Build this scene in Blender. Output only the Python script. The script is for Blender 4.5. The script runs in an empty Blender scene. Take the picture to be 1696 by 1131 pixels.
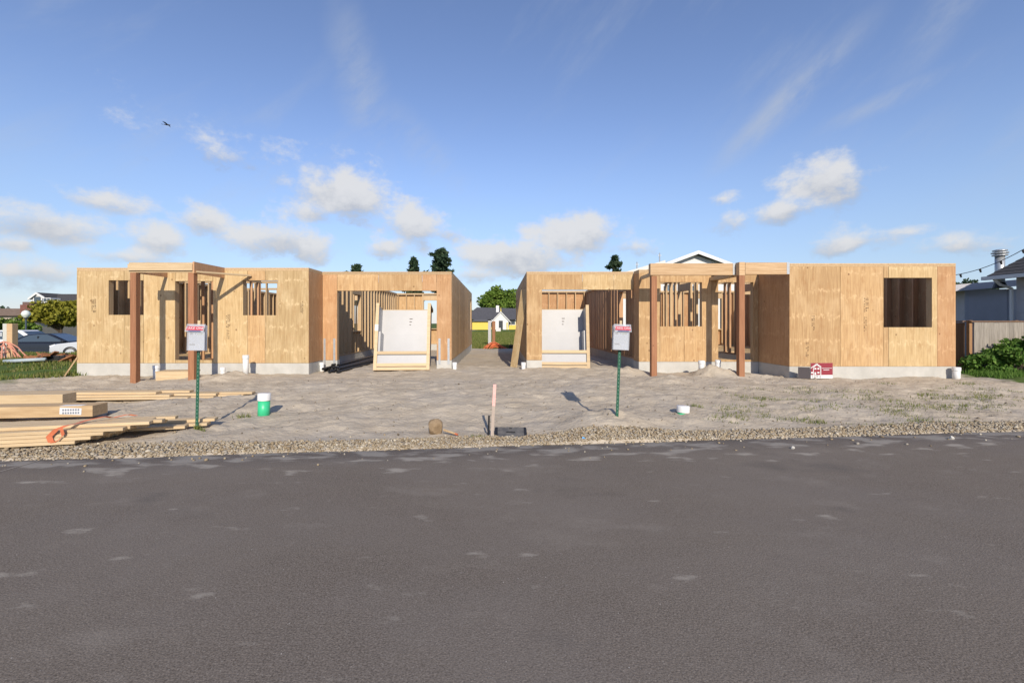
import bpy, math, random
import numpy as np
from mathutils import Vector, Matrix, Euler
random.seed(7); rng = np.random.default_rng(7)
S = bpy.context.scene
C = S.collection
# ------------------------------------------------------------------ camera, world, sun, exposure
F, VX, VY, HC = 735.0, 826.0, 534.0, 1.5
cd = bpy.data.cameras.new('camera'); cam = bpy.data.objects.new('camera', cd); C.objects.link(cam)
cam.location = (0, 0, HC); cam.rotation_euler = (math.radians(90), 0, 0)
cd.sensor_width = 36; cd.lens = F/1696*36; cd.shift_x = (848-VX)/1696; cd.shift_y = (VY-565.5)/1696
cd.clip_start = .05; cd.clip_end = 3000; S.camera = cam
S.view_settings.view_transform = 'Standard'; S.view_settings.look = 'None'
S.view_settings.exposure = 0.47; S.view_settings.gamma = 1
SUN_EL, SUN_AZ = math.radians(28), math.radians(9)      # behind the camera, a little to its right
W = bpy.data.worlds.new('World'); S.world = W; W.use_nodes = True
def world():
    nt = W.node_tree; N = nt.nodes; L = nt.links; N.clear()
    out = N.new('ShaderNodeOutputWorld'); bg = N.new('ShaderNodeBackground'); bg.inputs[1].default_value = .12
    sky = N.new('ShaderNodeTexSky'); sky.sky_type = 'NISHITA'; sky.sun_disc = False
    sky.sun_elevation = SUN_EL; sky.sun_rotation = math.pi-SUN_AZ; sky.air_density = 1.0; sky.dust_density = .15; sky.ozone_density = 2.8
    def m(op, a, b=None, c=None):
        n = N.new('ShaderNodeMath'); n.operation = op
        for i, v in enumerate((a, b, c)):
            if v is None: continue
            if isinstance(v, (int, float)): n.inputs[i].default_value = v
            else: L.new(v, n.inputs[i])
        return n.outputs[0]
    def vm(op, a, b):
        n = N.new('ShaderNodeVectorMath'); n.operation = op
        for i, v in enumerate((a, b)):
            if v is None: continue
            if isinstance(v, tuple): n.inputs[i].default_value = v
            else: L.new(v, n.inputs[i])
        return n
    tc = N.new('ShaderNodeTexCoord'); d = tc.outputs['Generated']
    sp = N.new('ShaderNodeSeparateXYZ'); L.new(d, sp.inputs[0])
    az = m('ARCTAN2', sp.outputs[0], sp.outputs[1]); el = m('ARCSINE', sp.outputs[2])
    cb = N.new('ShaderNodeCombineXYZ'); L.new(az, cb.inputs[0]); L.new(el, cb.inputs[1])
    def noise(scale, detail, rough, vec=None, stretch=None):
        v = vec or d
        if stretch: v = vm('MULTIPLY', v, stretch).outputs[0]
        n = N.new('ShaderNodeTexNoise'); n.inputs['Scale'].default_value = scale; n.inputs['Detail'].default_value = detail
        n.inputs['Roughness'].default_value = rough; L.new(v, n.inputs['Vector']); return n.outputs[0]
    n1 = noise(14, 10, .64, stretch=(1, 1, 1.5)); n2 = noise(5, 3, .5, stretch=(1, 1, 2))
    clouds = [(70,372,120,34,1),(170,332,90,20,.62),(265,398,55,32,.9),(340,365,55,28,.9),(470,400,100,36,1),(570,322,92,46,1.15),
      (520,355,55,18,.8),(690,372,62,38,.95),(640,412,40,20,.8),(745,388,50,18,.7),(845,425,105,34,1.1),(950,388,88,34,1.15),(785,457,45,14,.7),
      (1365,298,85,42,.95),(1300,350,60,20,.9),(1400,402,100,22,.75),(1590,405,75,22,.75),(1195,330,24,14,.55),(1205,365,40,22,.55),(60,450,110,28,.8),
      (30,405,50,14,.7),(350,232,90,26,.26),(430,262,80,20,.26),(200,425,80,14,.6),(1040,410,50,14,.6),(1480,385,60,12,.55),(-150,380,120,40,1),(1850,380,120,40,.9)]
    Fc = None; Yc = None
    for (cx, cy, rx, ry, w) in clouds:
        a0 = math.atan2(cx-VX, F); r = math.hypot(cx-VX, F); e0 = math.atan2(VY-cy, r)
        ra = 1.25*rx*F/(r*r); re = 1.25*ry/r
        v = vm('MULTIPLY', vm('SUBTRACT', cb.outputs[0], (a0, e0, 0)).outputs[0], (1/ra, 1/re, 0))
        ln = N.new('ShaderNodeVectorMath'); ln.operation = 'LENGTH'; L.new(v.outputs[0], ln.inputs[0])
        f = m('MULTIPLY', m('SUBTRACT', 1.0, ln.outputs['Value']), w)
        sy = N.new('ShaderNodeSeparateXYZ'); L.new(v.outputs[0], sy.inputs[0])
        wt = m('POWER', m('MAXIMUM', m('ADD', f, .45), 0.0), 3.0); wy = m('MULTIPLY', wt, sy.outputs[1])
        if Fc is None: Fc, Ws, Wy = f, wt, wy
        else: Fc = m('SMOOTH_MAX', f, Fc, .12); Ws = m('ADD', Ws, wt); Wy = m('ADD', Wy, wy)
    Yc = m('DIVIDE', Wy, m('ADD', Ws, .001))
    # the same kind of cloud all round, outside the part in view
    back = m('GREATER_THAN', m('ABSOLUTE', az), .95)
    gen = m('SUBTRACT', m('MULTIPLY', m('SUBTRACT', n2, .5), 4), m('MULTIPLY', m('ABSOLUTE', m('SUBTRACT', el, .17)), 5))
    Fc = m('MAXIMUM', Fc, m('ADD', m('MULTIPLY', gen, back), m('MULTIPLY', m('SUBTRACT', 1.0, back), -1)))
    def ss(x, a, b):
        n = N.new('ShaderNodeMapRange'); n.interpolation_type = 'SMOOTHSTEP'; L.new(x, n.inputs[0]); n.inputs[1].default_value = a; n.inputs[2].default_value = b
        return n.outputs[0]
    nn = m('MULTIPLY', m('SUBTRACT', n1, .5), 2.3)
    body = m('ADD', Fc, nn)
    dens = m('MULTIPLY', ss(body, .0, .75), .92)
    lit = ss(m('ADD', m('MULTIPLY', Yc, .8), m('MULTIPLY', nn, .7)), -.75, .22)
    # thin cirrus streaks
    rot = N.new('ShaderNodeVectorRotate'); rot.rotation_type = 'Z_AXIS'; rot.inputs['Angle'].default_value = math.radians(-38); L.new(cb.outputs[0], rot.inputs['Vector'])
    c1 = noise(2.4, 9, .62, vec=rot.outputs[0], stretch=(1.0, 3.2, 1)); c2 = noise(1.6, 3, .5, vec=cb.outputs[0])
    cir = m('MULTIPLY', ss(c1, .47, .78), ss(c2, .38, .62))
    cir = m('MULTIPLY', m('MULTIPLY', cir, ss(el, .10, .28)), .35)
    c3 = noise(5, 10, .66, vec=rot.outputs[0], stretch=(1.0, 2.4, 1))
    for (ca_, ce_, la, lb, an, g_) in ((.575, .395, .21, .045, 36, .62), (.72, .36, .16, .022, 14, .4), (-.30, .47, .20, .075, 108, .4), (-.16, .36, .2, .06, 140, .3), (.80, .47, .16, .05, 50, .35)):
        v = vm('SUBTRACT', cb.outputs[0], (ca_, ce_, 0)).outputs[0]; ro = N.new('ShaderNodeVectorRotate'); ro.rotation_type = 'Z_AXIS'; ro.inputs['Angle'].default_value = -math.radians(an); L.new(v, ro.inputs['Vector'])
        v = vm('MULTIPLY', ro.outputs[0], (1/la, 1/lb, 0)).outputs[0]; ln = N.new('ShaderNodeVectorMath'); ln.operation = 'LENGTH'; L.new(v, ln.inputs[0])
        k_ = m('MULTIPLY', m('MULTIPLY', ss(m('SUBTRACT', 1.0, ln.outputs['Value']), 0.0, .9), ss(c3, .33, .68)), g_); cir = m('MAXIMUM', cir, k_)
    veil = m('MULTIPLY', ss(m('MULTIPLY', el, -1.0), -.42, .0), .6)
    cc = N.new('ShaderNodeMix'); cc.data_type = 'RGBA'; L.new(lit, cc.inputs[0]); cc.inputs[6].default_value = (2.2, 2.4, 2.85, 1); cc.inputs[7].default_value = (4.6, 4.6, 4.65, 1)
    m0 = N.new('ShaderNodeMix'); m0.data_type = 'RGBA'; L.new(veil, m0.inputs[0]); tint = vm('MULTIPLY', sky.outputs[0], (1.05, .96, 1.04)); L.new(tint.outputs[0], m0.inputs[6]); m0.inputs[7].default_value = (1.95, 2.85, 3.95, 1)
    m1 = N.new('ShaderNodeMix'); m1.data_type = 'RGBA'; L.new(cir, m1.inputs[0]); L.new(m0.outputs[2], m1.inputs[6]); m1.inputs[7].default_value = (3.0, 3.3, 3.8, 1)
    m2 = N.new('ShaderNodeMix'); m2.data_type = 'RGBA'; L.new(dens, m2.inputs[0]); L.new(m1.outputs[2], m2.inputs[6]); L.new(cc.outputs[2], m2.inputs[7])
    L.new(m2.outputs[2], bg.inputs[0]); L.new(bg.outputs[0], out.inputs[0])
world()
sl = bpy.data.lights.new('sun', 'SUN'); sl.energy = 3.75; sl.angle = math.radians(.5); sl.color = (1, .90, .75)
sun = bpy.data.objects.new('sun', sl); C.objects.link(sun)
sun.rotation_euler = Vector((-math.sin(SUN_AZ)*math.cos(SUN_EL), math.cos(SUN_AZ)*math.cos(SUN_EL), -math.sin(SUN_EL))).to_track_quat('-Z', 'Y').to_euler()
sun.location = (3, -10, 12)
S.render.engine = 'CYCLES'

# ------------------------------------------------------------------ helpers
def P(px, py, D): return Vector(((px-VX)/F*D, D, HC+(VY-py)/F*D))
class MB:
    def __init__(s): s.v = []; s.f = []
    def add(s, vs, fs):
        o = len(s.v); s.v += [tuple(v) for v in vs]; s.f += [tuple(i+o for i in f) for f in fs]; return s
    def box(s, c, d, rot=None, taper=1.0):
        h = [x/2 for x in d]; vs = []
        for z in (-1, 1):
            t = taper if z > 0 else 1
            for y in (-1, 1):
                for x in (-1, 1): vs.append(Vector((x*h[0]*t, y*h[1]*t, z*h[2])))
        if rot is not None:
            R = rot if isinstance(rot, Matrix) else Euler(rot).to_matrix(); vs = [R @ v for v in vs]
        c = Vector(c); return s.add([v+c for v in vs], [(0,2,3,1),(4,5,7,6),(0,1,5,4),(2,6,7,3),(0,4,6,2),(1,3,7,5)])
    def b2(s, a, b): return s.box([(a[i]+b[i])/2 for i in range(3)], [abs(b[i]-a[i]) for i in range(3)])
    def cyl(s, p0, p1, r, n=12, r2=None, caps=True):
        p0 = Vector(p0); p1 = Vector(p1); r2 = r if r2 is None else r2
        q = (p1-p0).to_track_quat('Z', 'Y'); vs = []
        for p, rr in ((p0, r), (p1, r2)):
            for i in range(n):
                a = 2*math.pi*i/n; vs.append(p + q @ Vector((rr*math.cos(a), rr*math.sin(a), 0)))
        fs = [(i, (i+1) % n, n+(i+1) % n, n+i) for i in range(n)]
        if caps: fs += [tuple(range(n-1, -1, -1)), tuple(range(n, 2*n))]
        return s.add(vs, fs)
    def path(s, pts, r, n=6):
        for a, b in zip(pts[:-1], pts[1:]): s.cyl(a, b, r, n)
        return s
    def lathe(s, prof, c=(0,0,0), n=20):
        o = []; 
        for r, z in prof:
            for i in range(n):
                a = 2*math.pi*i/n; o.append((c[0]+r*math.cos(a), c[1]+r*math.sin(a), c[2]+z))
        fs = [(k*n+i, k*n+(i+1) % n, (k+1)*n+(i+1) % n, (k+1)*n+i) for k in range(len(prof)-1) for i in range(n)]
        return s.add(o, fs)
    def prism(s, poly, y0, y1):      # poly in (x,z), extruded along y
        n = len(poly); vs = [(x, y0, z) for x, z in poly]+[(x, y1, z) for x, z in poly]
        return s.add(vs, [tuple(range(n)), tuple(range(2*n-1, n-1, -1))]+[(i, n+i, n+(i+1) % n, (i+1) % n) for i in range(n)])
    def mesh(s, name='m', smooth=False):
        me = bpy.data.meshes.new(name); me.from_pydata(s.v, [], s.f); me.update()
        import bmesh
        bm = bmesh.new(); bm.from_mesh(me); bmesh.ops.recalc_face_normals(bm, faces=bm.faces); bm.to_mesh(me); bm.free()
        if smooth: me.polygons.foreach_set('use_smooth', [True]*len(me.polygons))
        return me
def obj(name, me, mat, parent=None, loc=(0,0,0), rot=(0,0,0)):
    if isinstance(me, MB): me = me.mesh(name)
    o = bpy.data.objects.new(name, me); C.objects.link(o)
    if mat is not None and len(me.materials) == 0: me.materials.append(mat)
    if parent is not None: o.parent = parent
    o.location = loc; o.rotation_euler = rot; return o
def bevel(o, w=.006, seg=2):
    b = o.modifiers.new('bevel', 'BEVEL'); b.width = w; b.segments = seg; b.limit_method = 'ANGLE'; return o
def tag(o, label, cat, group=None):
    o['label'] = label; o['category'] = cat
    if group: o['group'] = group
    return o
def thing(name, label, cat, loc=(0,0,0), rot=(0,0,0), group=None):
    o = bpy.data.objects.new(name, None); C.objects.link(o); o.location = loc; o.rotation_euler = rot; o.empty_display_size = .2
    return tag(o, label, cat, group)
def struct(o): o['kind'] = 'structure'; return o
def stuff(o, label, cat): o['kind'] = 'stuff'; return tag(o, label, cat)
_bx = {}
def boxmesh(d, mat):
    k = (round(d[0], 3), round(d[1], 3), round(d[2], 3), mat.name)
    if k not in _bx: _bx[k] = MB().box((0,0,0), d).mesh('box'); _bx[k].materials.append(mat)
    return _bx[k]
def rawmesh(name, v, f, mat):
    me = bpy.data.meshes.new(name); v = np.asarray(v, dtype=np.float32); f = np.asarray(f, dtype=np.int32)
    me.vertices.add(len(v)); me.vertices.foreach_set('co', v.ravel()); k = f.shape[1]
    me.loops.add(f.size); me.loops.foreach_set('vertex_index', f.ravel()); me.polygons.add(len(f))
    me.polygons.foreach_set('loop_start', np.arange(0, f.size, k, dtype=np.int32)); me.polygons.foreach_set('loop_total', np.full(len(f), k, dtype=np.int32))
    me.update(calc_edges=True); me.materials.append(mat); return me
# ------------------------------------------------------------------ materials
def mat(name, col=(.5,.5,.5), rough=.7, metal=0, var=.0, scale=20, bump=0, bscale=None, stretch=None, spec=.3, rand=0, col2=None, detail=6, thr=None):
    m = bpy.data.materials.new(name); m.use_nodes = True; nt = m.node_tree; N = nt.nodes; L = nt.links
    b = N['Principled BSDF']; b.inputs['Roughness'].default_value = rough; b.inputs['Metallic'].default_value = metal; b.inputs['Specular IOR Level'].default_value = spec
    tc = N.new('ShaderNodeTexCoord'); vec = tc.outputs['Object']
    oi = N.new('ShaderNodeObjectInfo')
    ad = N.new('ShaderNodeVectorMath'); ad.operation = 'MULTIPLY_ADD'; ad.inputs[1].default_value = (1,1,1)
    sc = N.new('ShaderNodeVectorMath'); sc.operation = 'SCALE'; sc.inputs[0].default_value = (37, 19, 53); L.new(oi.outputs['Random'], sc.inputs['Scale'])
    L.new(vec, ad.inputs[0]); L.new(sc.outputs[0], ad.inputs[2]); vec = ad.outputs[0]
    if stretch:
        mp = N.new('ShaderNodeVectorMath'); mp.operation = 'MULTIPLY'; mp.inputs[1].default_value = stretch; L.new(vec, mp.inputs[0]); vec = mp.outputs[0]
    nz = N.new('ShaderNodeTexNoise'); nz.inputs['Scale'].default_value = scale; nz.inputs['Detail'].default_value = detail; nz.inputs['Roughness'].default_value = .62; L.new(vec, nz.inputs['Vector'])
    rp = N.new('ShaderNodeValToRGB'); c2 = col2 or tuple(min(1, c*(1+var)) for c in col); c1 = col if col2 else tuple(c*(1-var) for c in col)
    lo, hi = thr or (.3, .7)
    rp.color_ramp.elements[0].position = lo; rp.color_ramp.elements[1].position = hi
    rp.color_ramp.elements[0].color = (*c1, 1); rp.color_ramp.elements[1].color = (*c2, 1); L.new(nz.outputs[0], rp.inputs[0])
    src = rp.outputs[0]
    if rand:
        hs = N.new('ShaderNodeHueSaturation'); mr = N.new('ShaderNodeMapRange'); mr.inputs[3].default_value = 1-rand; mr.inputs[4].default_value = 1+rand
        L.new(oi.outputs['Random'], mr.inputs[0]); L.new(mr.outputs[0], hs.inputs['Value']); L.new(src, hs.inputs['Color']); src = hs.outputs[0]
    L.new(src, b.inputs['Base Color'])
    if bump:
        n2 = N.new('ShaderNodeTexNoise'); n2.inputs['Scale'].default_value = bscale or scale; n2.inputs['Detail'].default_value = 6; L.new(vec, n2.inputs['Vector'])
        bp = N.new('ShaderNodeBump'); bp.inputs['Strength'].default_value = 1; bp.inputs['Distance'].default_value = bump; L.new(n2.outputs[0], bp.inputs['Height']); L.new(bp.outputs[0], b.inputs['Normal'])
    m['src'] = 0
    return m
def mixin(m, fac_build, col):
    """lay a second colour over a material's base colour with a procedural mask"""
    nt = m.node_tree; N = nt.nodes; L = nt.links; b = N['Principled BSDF']; lk = b.inputs['Base Color'].links[0]; src = lk.from_socket
    mx = N.new('ShaderNodeMix'); mx.data_type = 'RGBA'; L.new(src, mx.inputs[6]); mx.inputs[7].default_value = (*col, 1)
    L.new(fac_build(N, L), mx.inputs[0]); L.new(mx.outputs[2], b.inputs['Base Color']); return m
def noisemask(scale, lo, hi, stretch=None, detail=5, gain=1, rough=.6, coord='Object'):
    def f(N, L):
        tc = N.new('ShaderNodeTexCoord'); v = tc.outputs[coord]
        oi = N.new('ShaderNodeObjectInfo'); sc = N.new('ShaderNodeVectorMath'); sc.operation = 'SCALE'; sc.inputs[0].default_value = (91, 17, 43); L.new(oi.outputs['Random'], sc.inputs['Scale'])
        ad = N.new('ShaderNodeVectorMath'); ad.operation = 'ADD'; L.new(v, ad.inputs[0]); L.new(sc.outputs[0], ad.inputs[1]); v = ad.outputs[0]
        if stretch:
            mp = N.new('ShaderNodeVectorMath'); mp.operation = 'MULTIPLY'; mp.inputs[1].default_value = stretch; L.new(v, mp.inputs[0]); v = mp.outputs[0]
        n = N.new('ShaderNodeTexNoise'); n.inputs['Scale'].default_value = scale; n.inputs['Detail'].default_value = detail; n.inputs['Roughness'].default_value = rough; L.new(v, n.inputs['Vector'])
        r = N.new('ShaderNodeMapRange'); r.inputs[1].default_value = lo; r.inputs[2].default_value = hi; r.inputs[4].default_value = gain; L.new(n.outputs[0], r.inputs[0]); return r.outputs[0]
    return f
def dots(scale, rad, gain=1, stretch=None, jitter=1):
    def f(N, L):
        tc = N.new('ShaderNodeTexCoord'); v = tc.outputs['Object']
        oi = N.new('ShaderNodeObjectInfo'); sc = N.new('ShaderNodeVectorMath'); sc.operation = 'SCALE'; sc.inputs[0].default_value = (31, 77, 23); L.new(oi.outputs['Random'], sc.inputs['Scale'])
        ad = N.new('ShaderNodeVectorMath'); ad.operation = 'ADD'; L.new(v, ad.inputs[0]); L.new(sc.outputs[0], ad.inputs[1]); v = ad.outputs[0]
        if stretch:
            mp = N.new('ShaderNodeVectorMath'); mp.operation = 'MULTIPLY'; mp.inputs[1].default_value = stretch; L.new(v, mp.inputs[0]); v = mp.outputs[0]
        n = N.new('ShaderNodeTexVoronoi'); n.inputs['Scale'].default_value = scale; n.inputs['Randomness'].default_value = jitter; L.new(v, n.inputs['Vector'])
        r = N.new('ShaderNodeMapRange'); r.inputs[1].default_value = rad; r.inputs[2].default_value = rad*.55; r.inputs[4].default_value = gain; L.new(n.outputs['Distance'], r.inputs[0]); return r.outputs[0]
    return f
def plywood(name, c1, c2, rand=.1):
    m = mat(name, c1, .75, scale=3.2, stretch=(9, 9, .55), col2=c2, rand=rand, bump=.0012, detail=9, thr=(.32, .66))
    mixin(m, noisemask(1.6, .5, .72, (2.2, 2.2, .9), 4, .55), (c2[0]*1.12, c2[1]*1.2, c2[2]*1.35))       # pale clouded figure
    mixin(m, noisemask(7, .55, .75, (1, 1, .5), 3, .5), (c1[0]*.92, c1[1]*.78, c1[2]*.66))              # redder heartwood
    def rows(N, L):
        tc = N.new('ShaderNodeTexCoord'); oi = N.new('ShaderNodeObjectInfo'); sp = N.new('ShaderNodeSeparateXYZ'); L.new(tc.outputs['Object'], sp.inputs[0])
        def mm(op, a, b):
            k = N.new('ShaderNodeMath'); k.operation = op
            for i, v in enumerate((a, b)):
                if isinstance(v, (int, float)): k.inputs[i].default_value = v
                else: L.new(v, k.inputs[i])
            return k.outputs[0]
        n = N.new('ShaderNodeTexNoise'); n.inputs['Scale'].default_value = 7; n.inputs['Detail'].default_value = 4; mp = N.new('ShaderNodeVectorMath'); mp.operation = 'MULTIPLY'; mp.inputs[1].default_value = (2.2, 2.2, .5); L.new(tc.outputs['Object'], mp.inputs[0]); L.new(mp.outputs[0], n.inputs['Vector'])
        zz = mm('ADD', sp.outputs[2], mm('ADD', mm('MULTIPLY', oi.outputs['Random'], 3.0), mm('MULTIPLY', n.outputs[0], .5)))
        d_ = mm('PINGPONG', zz, .31); r = N.new('ShaderNodeMapRange'); r.inputs[1].default_value = .07; r.inputs[2].default_value = .0; L.new(d_, r.inputs[0])
        n2 = N.new('ShaderNodeTexNoise'); n2.inputs['Scale'].default_value = 9; L.new(tc.outputs['Object'], n2.inputs['Vector']); r2 = N.new('ShaderNodeMapRange'); r2.inputs[1].default_value = .45; r2.inputs[2].default_value = .62; L.new(n2.outputs[0], r2.inputs[0])
        return mm('MULTIPLY', mm('MULTIPLY', r.outputs[0], r2.outputs[0]), .7)
    mixin(m, rows, (c2[0]*1.25, c2[1]*1.32, c2[2]*1.45))                                               # rows of pale chevron figure
    mixin(m, dots(3.1, .085, .75, (1, 1, .8)), (c1[0]*.42, c1[1]*.33, c1[2]*.28))                       # knots
    mixin(m, dots(7, .06, .6, (1, 1, 1)), (c2[0]*1.15, c2[1]*1.2, c2[2]*1.3))                            # pale plugs
    return m
M = {}
M['ply'] = plywood('plywood', (.35,.21,.10), (.51,.34,.172))
M['ply_y'] = plywood('plywood_yellow', (.37,.25,.12), (.53,.385,.205))
M['ply_r'] = plywood('plywood_red', (.36,.195,.095), (.47,.28,.14))
M['stud'] = mat('framing_lumber', (.40,.27,.145), .7, stretch=(8, 8, .5), scale=4, col2=(.52,.375,.22), rand=.13)
mixin(M['stud'], dots(2.6, .05, .7), (.2,.1,.05))
M['stud_r'] = mat('fir_lumber', (.34,.185,.10), .7, stretch=(8, 8, .5), scale=4, col2=(.54,.32,.17), rand=.13)
M['board'] = mat('sawn_board', (.46,.335,.195), .7, stretch=(.5, 9, 9), scale=4, col2=(.58,.45,.285), rand=.1, bump=.0008)
mixin(M['board'], dots(2.2, .05, .6), (.3,.16,.08))
M['timber'] = mat('weathered_timber', (.36,.24,.13), .75, stretch=(.5, 7, 7), scale=4, col2=(.52,.38,.22), rand=.1, bump=.001)
M['beam'] = mat('fir_beam', (.40,.25,.13), .7, stretch=(.5, 8, 8), scale=4, col2=(.56,.40,.24), rand=.1, bump=.001)
mixin(M['beam'], dots(2.1, .07, .7), (.2,.1,.05))
M['post'] = mat('cedar_post', (.23,.10,.05), .75, stretch=(9, 9, .4), scale=4, col2=(.37,.18,.095), rand=.06, bump=.001)
mixin(M['post'], dots(2.4, .05, .7), (.1,.04,.02))
M['conc'] = mat('concrete', (.40,.39,.36), .85, scale=3, col2=(.50,.485,.45), bump=.002, bscale=40)
mixin(M['conc'], noisemask(2, .55, .8, (1, 1, .4), 5, .5), (.31,.30,.27))
M['pvc'] = mat('white_pvc', (.66,.66,.65), .35, var=.04, spec=.5)
M['green'] = mat('green_pvc', (.04,.47,.22), .4, var=.06, spec=.5)
M['black'] = mat('black_plastic', (.018,.018,.02), .45, var=.2, spec=.4)
M['dark'] = mat('dark_void', (.02,.02,.02), .9)
M['galv'] = mat('galvanised_steel', (.42,.44,.46), .45, metal=.6, var=.12, scale=30)
M['fib'] = mat('white_fibreglass', (.38,.38,.39), .4, var=.04, scale=3, spec=.5)
M['ink'] = mat('black_ink', (.07,.045,.03), .8)
M['paper'] = mat('white_paper', (.62,.62,.63), .7, var=.02)
M['red'] = mat('red_print', (.45,.05,.08), .6, var=.05)
M['tpost'] = mat('green_painted_steel', (.015,.085,.05), .5, var=.25, scale=60)
M['sign'] = mat('maroon_sign', (.25,.035,.05), .5, var=.05)
M['white'] = mat('white_paint', (.62,.62,.62), .6, var=.04, scale=6)
M['orange'] = mat('orange_plastic', (.52,.15,.07), .5, var=.15, scale=8)
M['pink'] = mat('pink_flag_paint', (.75,.42,.38), .7, var=.1)
M['rust'] = mat('rusty_metal', (.16,.06,.03), .85, col2=(.30,.14,.06), scale=9)
def clear_plastic():
    m = bpy.data.materials.new('clear_plastic'); m.use_nodes = True; N = m.node_tree.nodes; L = m.node_tree.links; N.clear()
    o = N.new('ShaderNodeOutputMaterial'); a = N.new('ShaderNodeBsdfTransparent'); a.inputs[0].default_value = (.88,.9,.92,1); g = N.new('ShaderNodeBsdfPrincipled')
    g.inputs['Base Color'].default_value = (.75,.76,.8,1); g.inputs['Roughness'].default_value = .25; x = N.new('ShaderNodeMixShader'); x.inputs[0].default_value = .28
    L.new(a.outputs[0], x.inputs[1]); L.new(g.outputs[0], x.inputs[2]); L.new(x.outputs[0], o.inputs[0]); return m
M['clear'] = clear_plastic()
M['glass'] = mat('window_glass', (.05,.07,.09), .08, spec=.8)

# ------------------------------------------------------------------ ground
lat = rng.random((64, 64))
def vnoise(x, y, s):
    x = np.asarray(x, float)*s; y = np.asarray(y, float)*s; xi = np.floor(x).astype(int); yi = np.floor(y).astype(int); fx = x-xi; fy = y-yi
    fx = fx*fx*(3-2*fx); fy = fy*fy*(3-2*fy); g = lambda a, b: lat[a % 64, b % 64]
    return (g(xi, yi)*(1-fx)+g(xi+1, yi)*fx)*(1-fy)+(g(xi, yi+1)*(1-fx)+g(xi+1, yi+1)*fx)*fy-.5
def sstep(a, b, x): t = np.clip((x-a)/(b-a), 0, 1); return t*t*(3-2*t)
def edge(x): return 5.40+.106*np.asarray(x, float)
BUMPS = [(1.66,6.42,.55,.17),(1.1,5.95,.35,.06),(4.0,10.4,.42,.12),(5.62,11.5,.5,.19),(5.35,11.35,.25,.10),(5.85,11.3,.22,.07),(6.5,11.0,.4,.08),(3.45,11.8,.55,.14),(3.2,11.6,.22,.07),(-7.1,11.1,.7,.09),(-6.6,11.3,.5,.08),(-9.9,11.0,.9,.07),(.2,5.95,.25,-.03),(6.4,10.4,.3,-.05)]
def gz(x, y, rough=True):
    x = np.asarray(x, float); y = np.asarray(y, float); e = edge(x)
    z = .015+.11*sstep(0, 4.5, y-e)-.055*sstep(-4, -8, x)*sstep(0, 3, y-e)
    for bx, by, r, h in BUMPS: z = z+h*np.exp(-((x-bx)**2+(y-by)**2)/(r*r))
    z = z+.05*np.exp(-((y-12.9)/1.0)**2)*sstep(-5.2, -4.8, x)*(1-sstep(3.6, 4, x))
    left = 1-sstep(-13, -10.5, x)
    z = z-.75*left*sstep(20, 28, y)-.28*(1-left)*sstep(26, 90, y)
    if rough:
        near = sstep(.25, .9, y-e)*(1-sstep(16, 24, y))
        z = z+near*(.07*vnoise(x, y, .9)+.04*vnoise(x+9, y, 2.3)+.034*vnoise(x, y+5, 5.5)+.02*vnoise(x+3, y, 11))
    road = 1-sstep(-.10, .02, y-e)
    return z*(1-road)-.07*road
def gzf(x, y): return float(gz(x, y))
xs = np.concatenate([-np.geomspace(400, 16.2, 40), np.arange(-16, 16, .055), np.geomspace(16.2, 400, 40)])
ys = np.concatenate([[-60, -30, -10, 0, 3], np.arange(4.2, 13.6, .05), np.arange(13.7, 30, .3), np.geomspace(31, 900, 50)])
X, Y = np.meshgrid(xs, ys); Z = gz(X, Y); nx, ny = len(xs), len(ys)
for bx, by, r, h in BUMPS:
    if h > .06: Z += .8*np.exp(-((X-bx)**2+(Y-by)**2)/(1.3*r*r))*(.09*vnoise(X, Y, 5.3)+.05*vnoise(X+7, Y, 11))
for i in range(420):                                   # footprints and scuffs
    fx_ = rng.uniform(-9.5, 11.5); fy_ = float(edge(fx_))+.55+rng.random()*5; an = rng.normal(.2, .5); ia = np.searchsorted(xs, fx_-.4); ib = np.searchsorted(xs, fx_+.4); ja = np.searchsorted(ys, fy_-.4); jb = np.searchsorted(ys, fy_+.4)
    xx = X[ja:jb, ia:ib]-fx_; yy = Y[ja:jb, ia:ib]-fy_; u_ = xx*math.cos(an)+yy*math.sin(an); v_ = -xx*math.sin(an)+yy*math.cos(an); d2 = (u_/.07)**2+(v_/.14)**2
    Z[ja:jb, ia:ib] += rng.uniform(.008, .022)*(1.1*np.exp(-(np.sqrt(d2)-1.25)**2*4)*.5-np.exp(-d2*d2))
idx = np.arange(nx*ny).reshape(ny, nx)
fc = np.stack([idx[:-1, :-1], idx[:-1, 1:], idx[1:, 1:], idx[1:, :-1]], -1).reshape(-1, 4)
gm = mat('sand_ground', (.38,.32,.245), .95, scale=2.2, col2=(.51,.44,.345), bump=.02, bscale=16, spec=.1)
mixin(gm, noisemask(60, .56, .7, None, 3, .35), (.22,.185,.14))
mixin(gm, noisemask(1.3, .56, .68, (1, 1.6, 1), 7, .45, .7), (.27,.225,.17))
mixin(gm, noisemask(.7, .5, .62, None, 6, .45), (.40,.36,.31))
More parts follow.
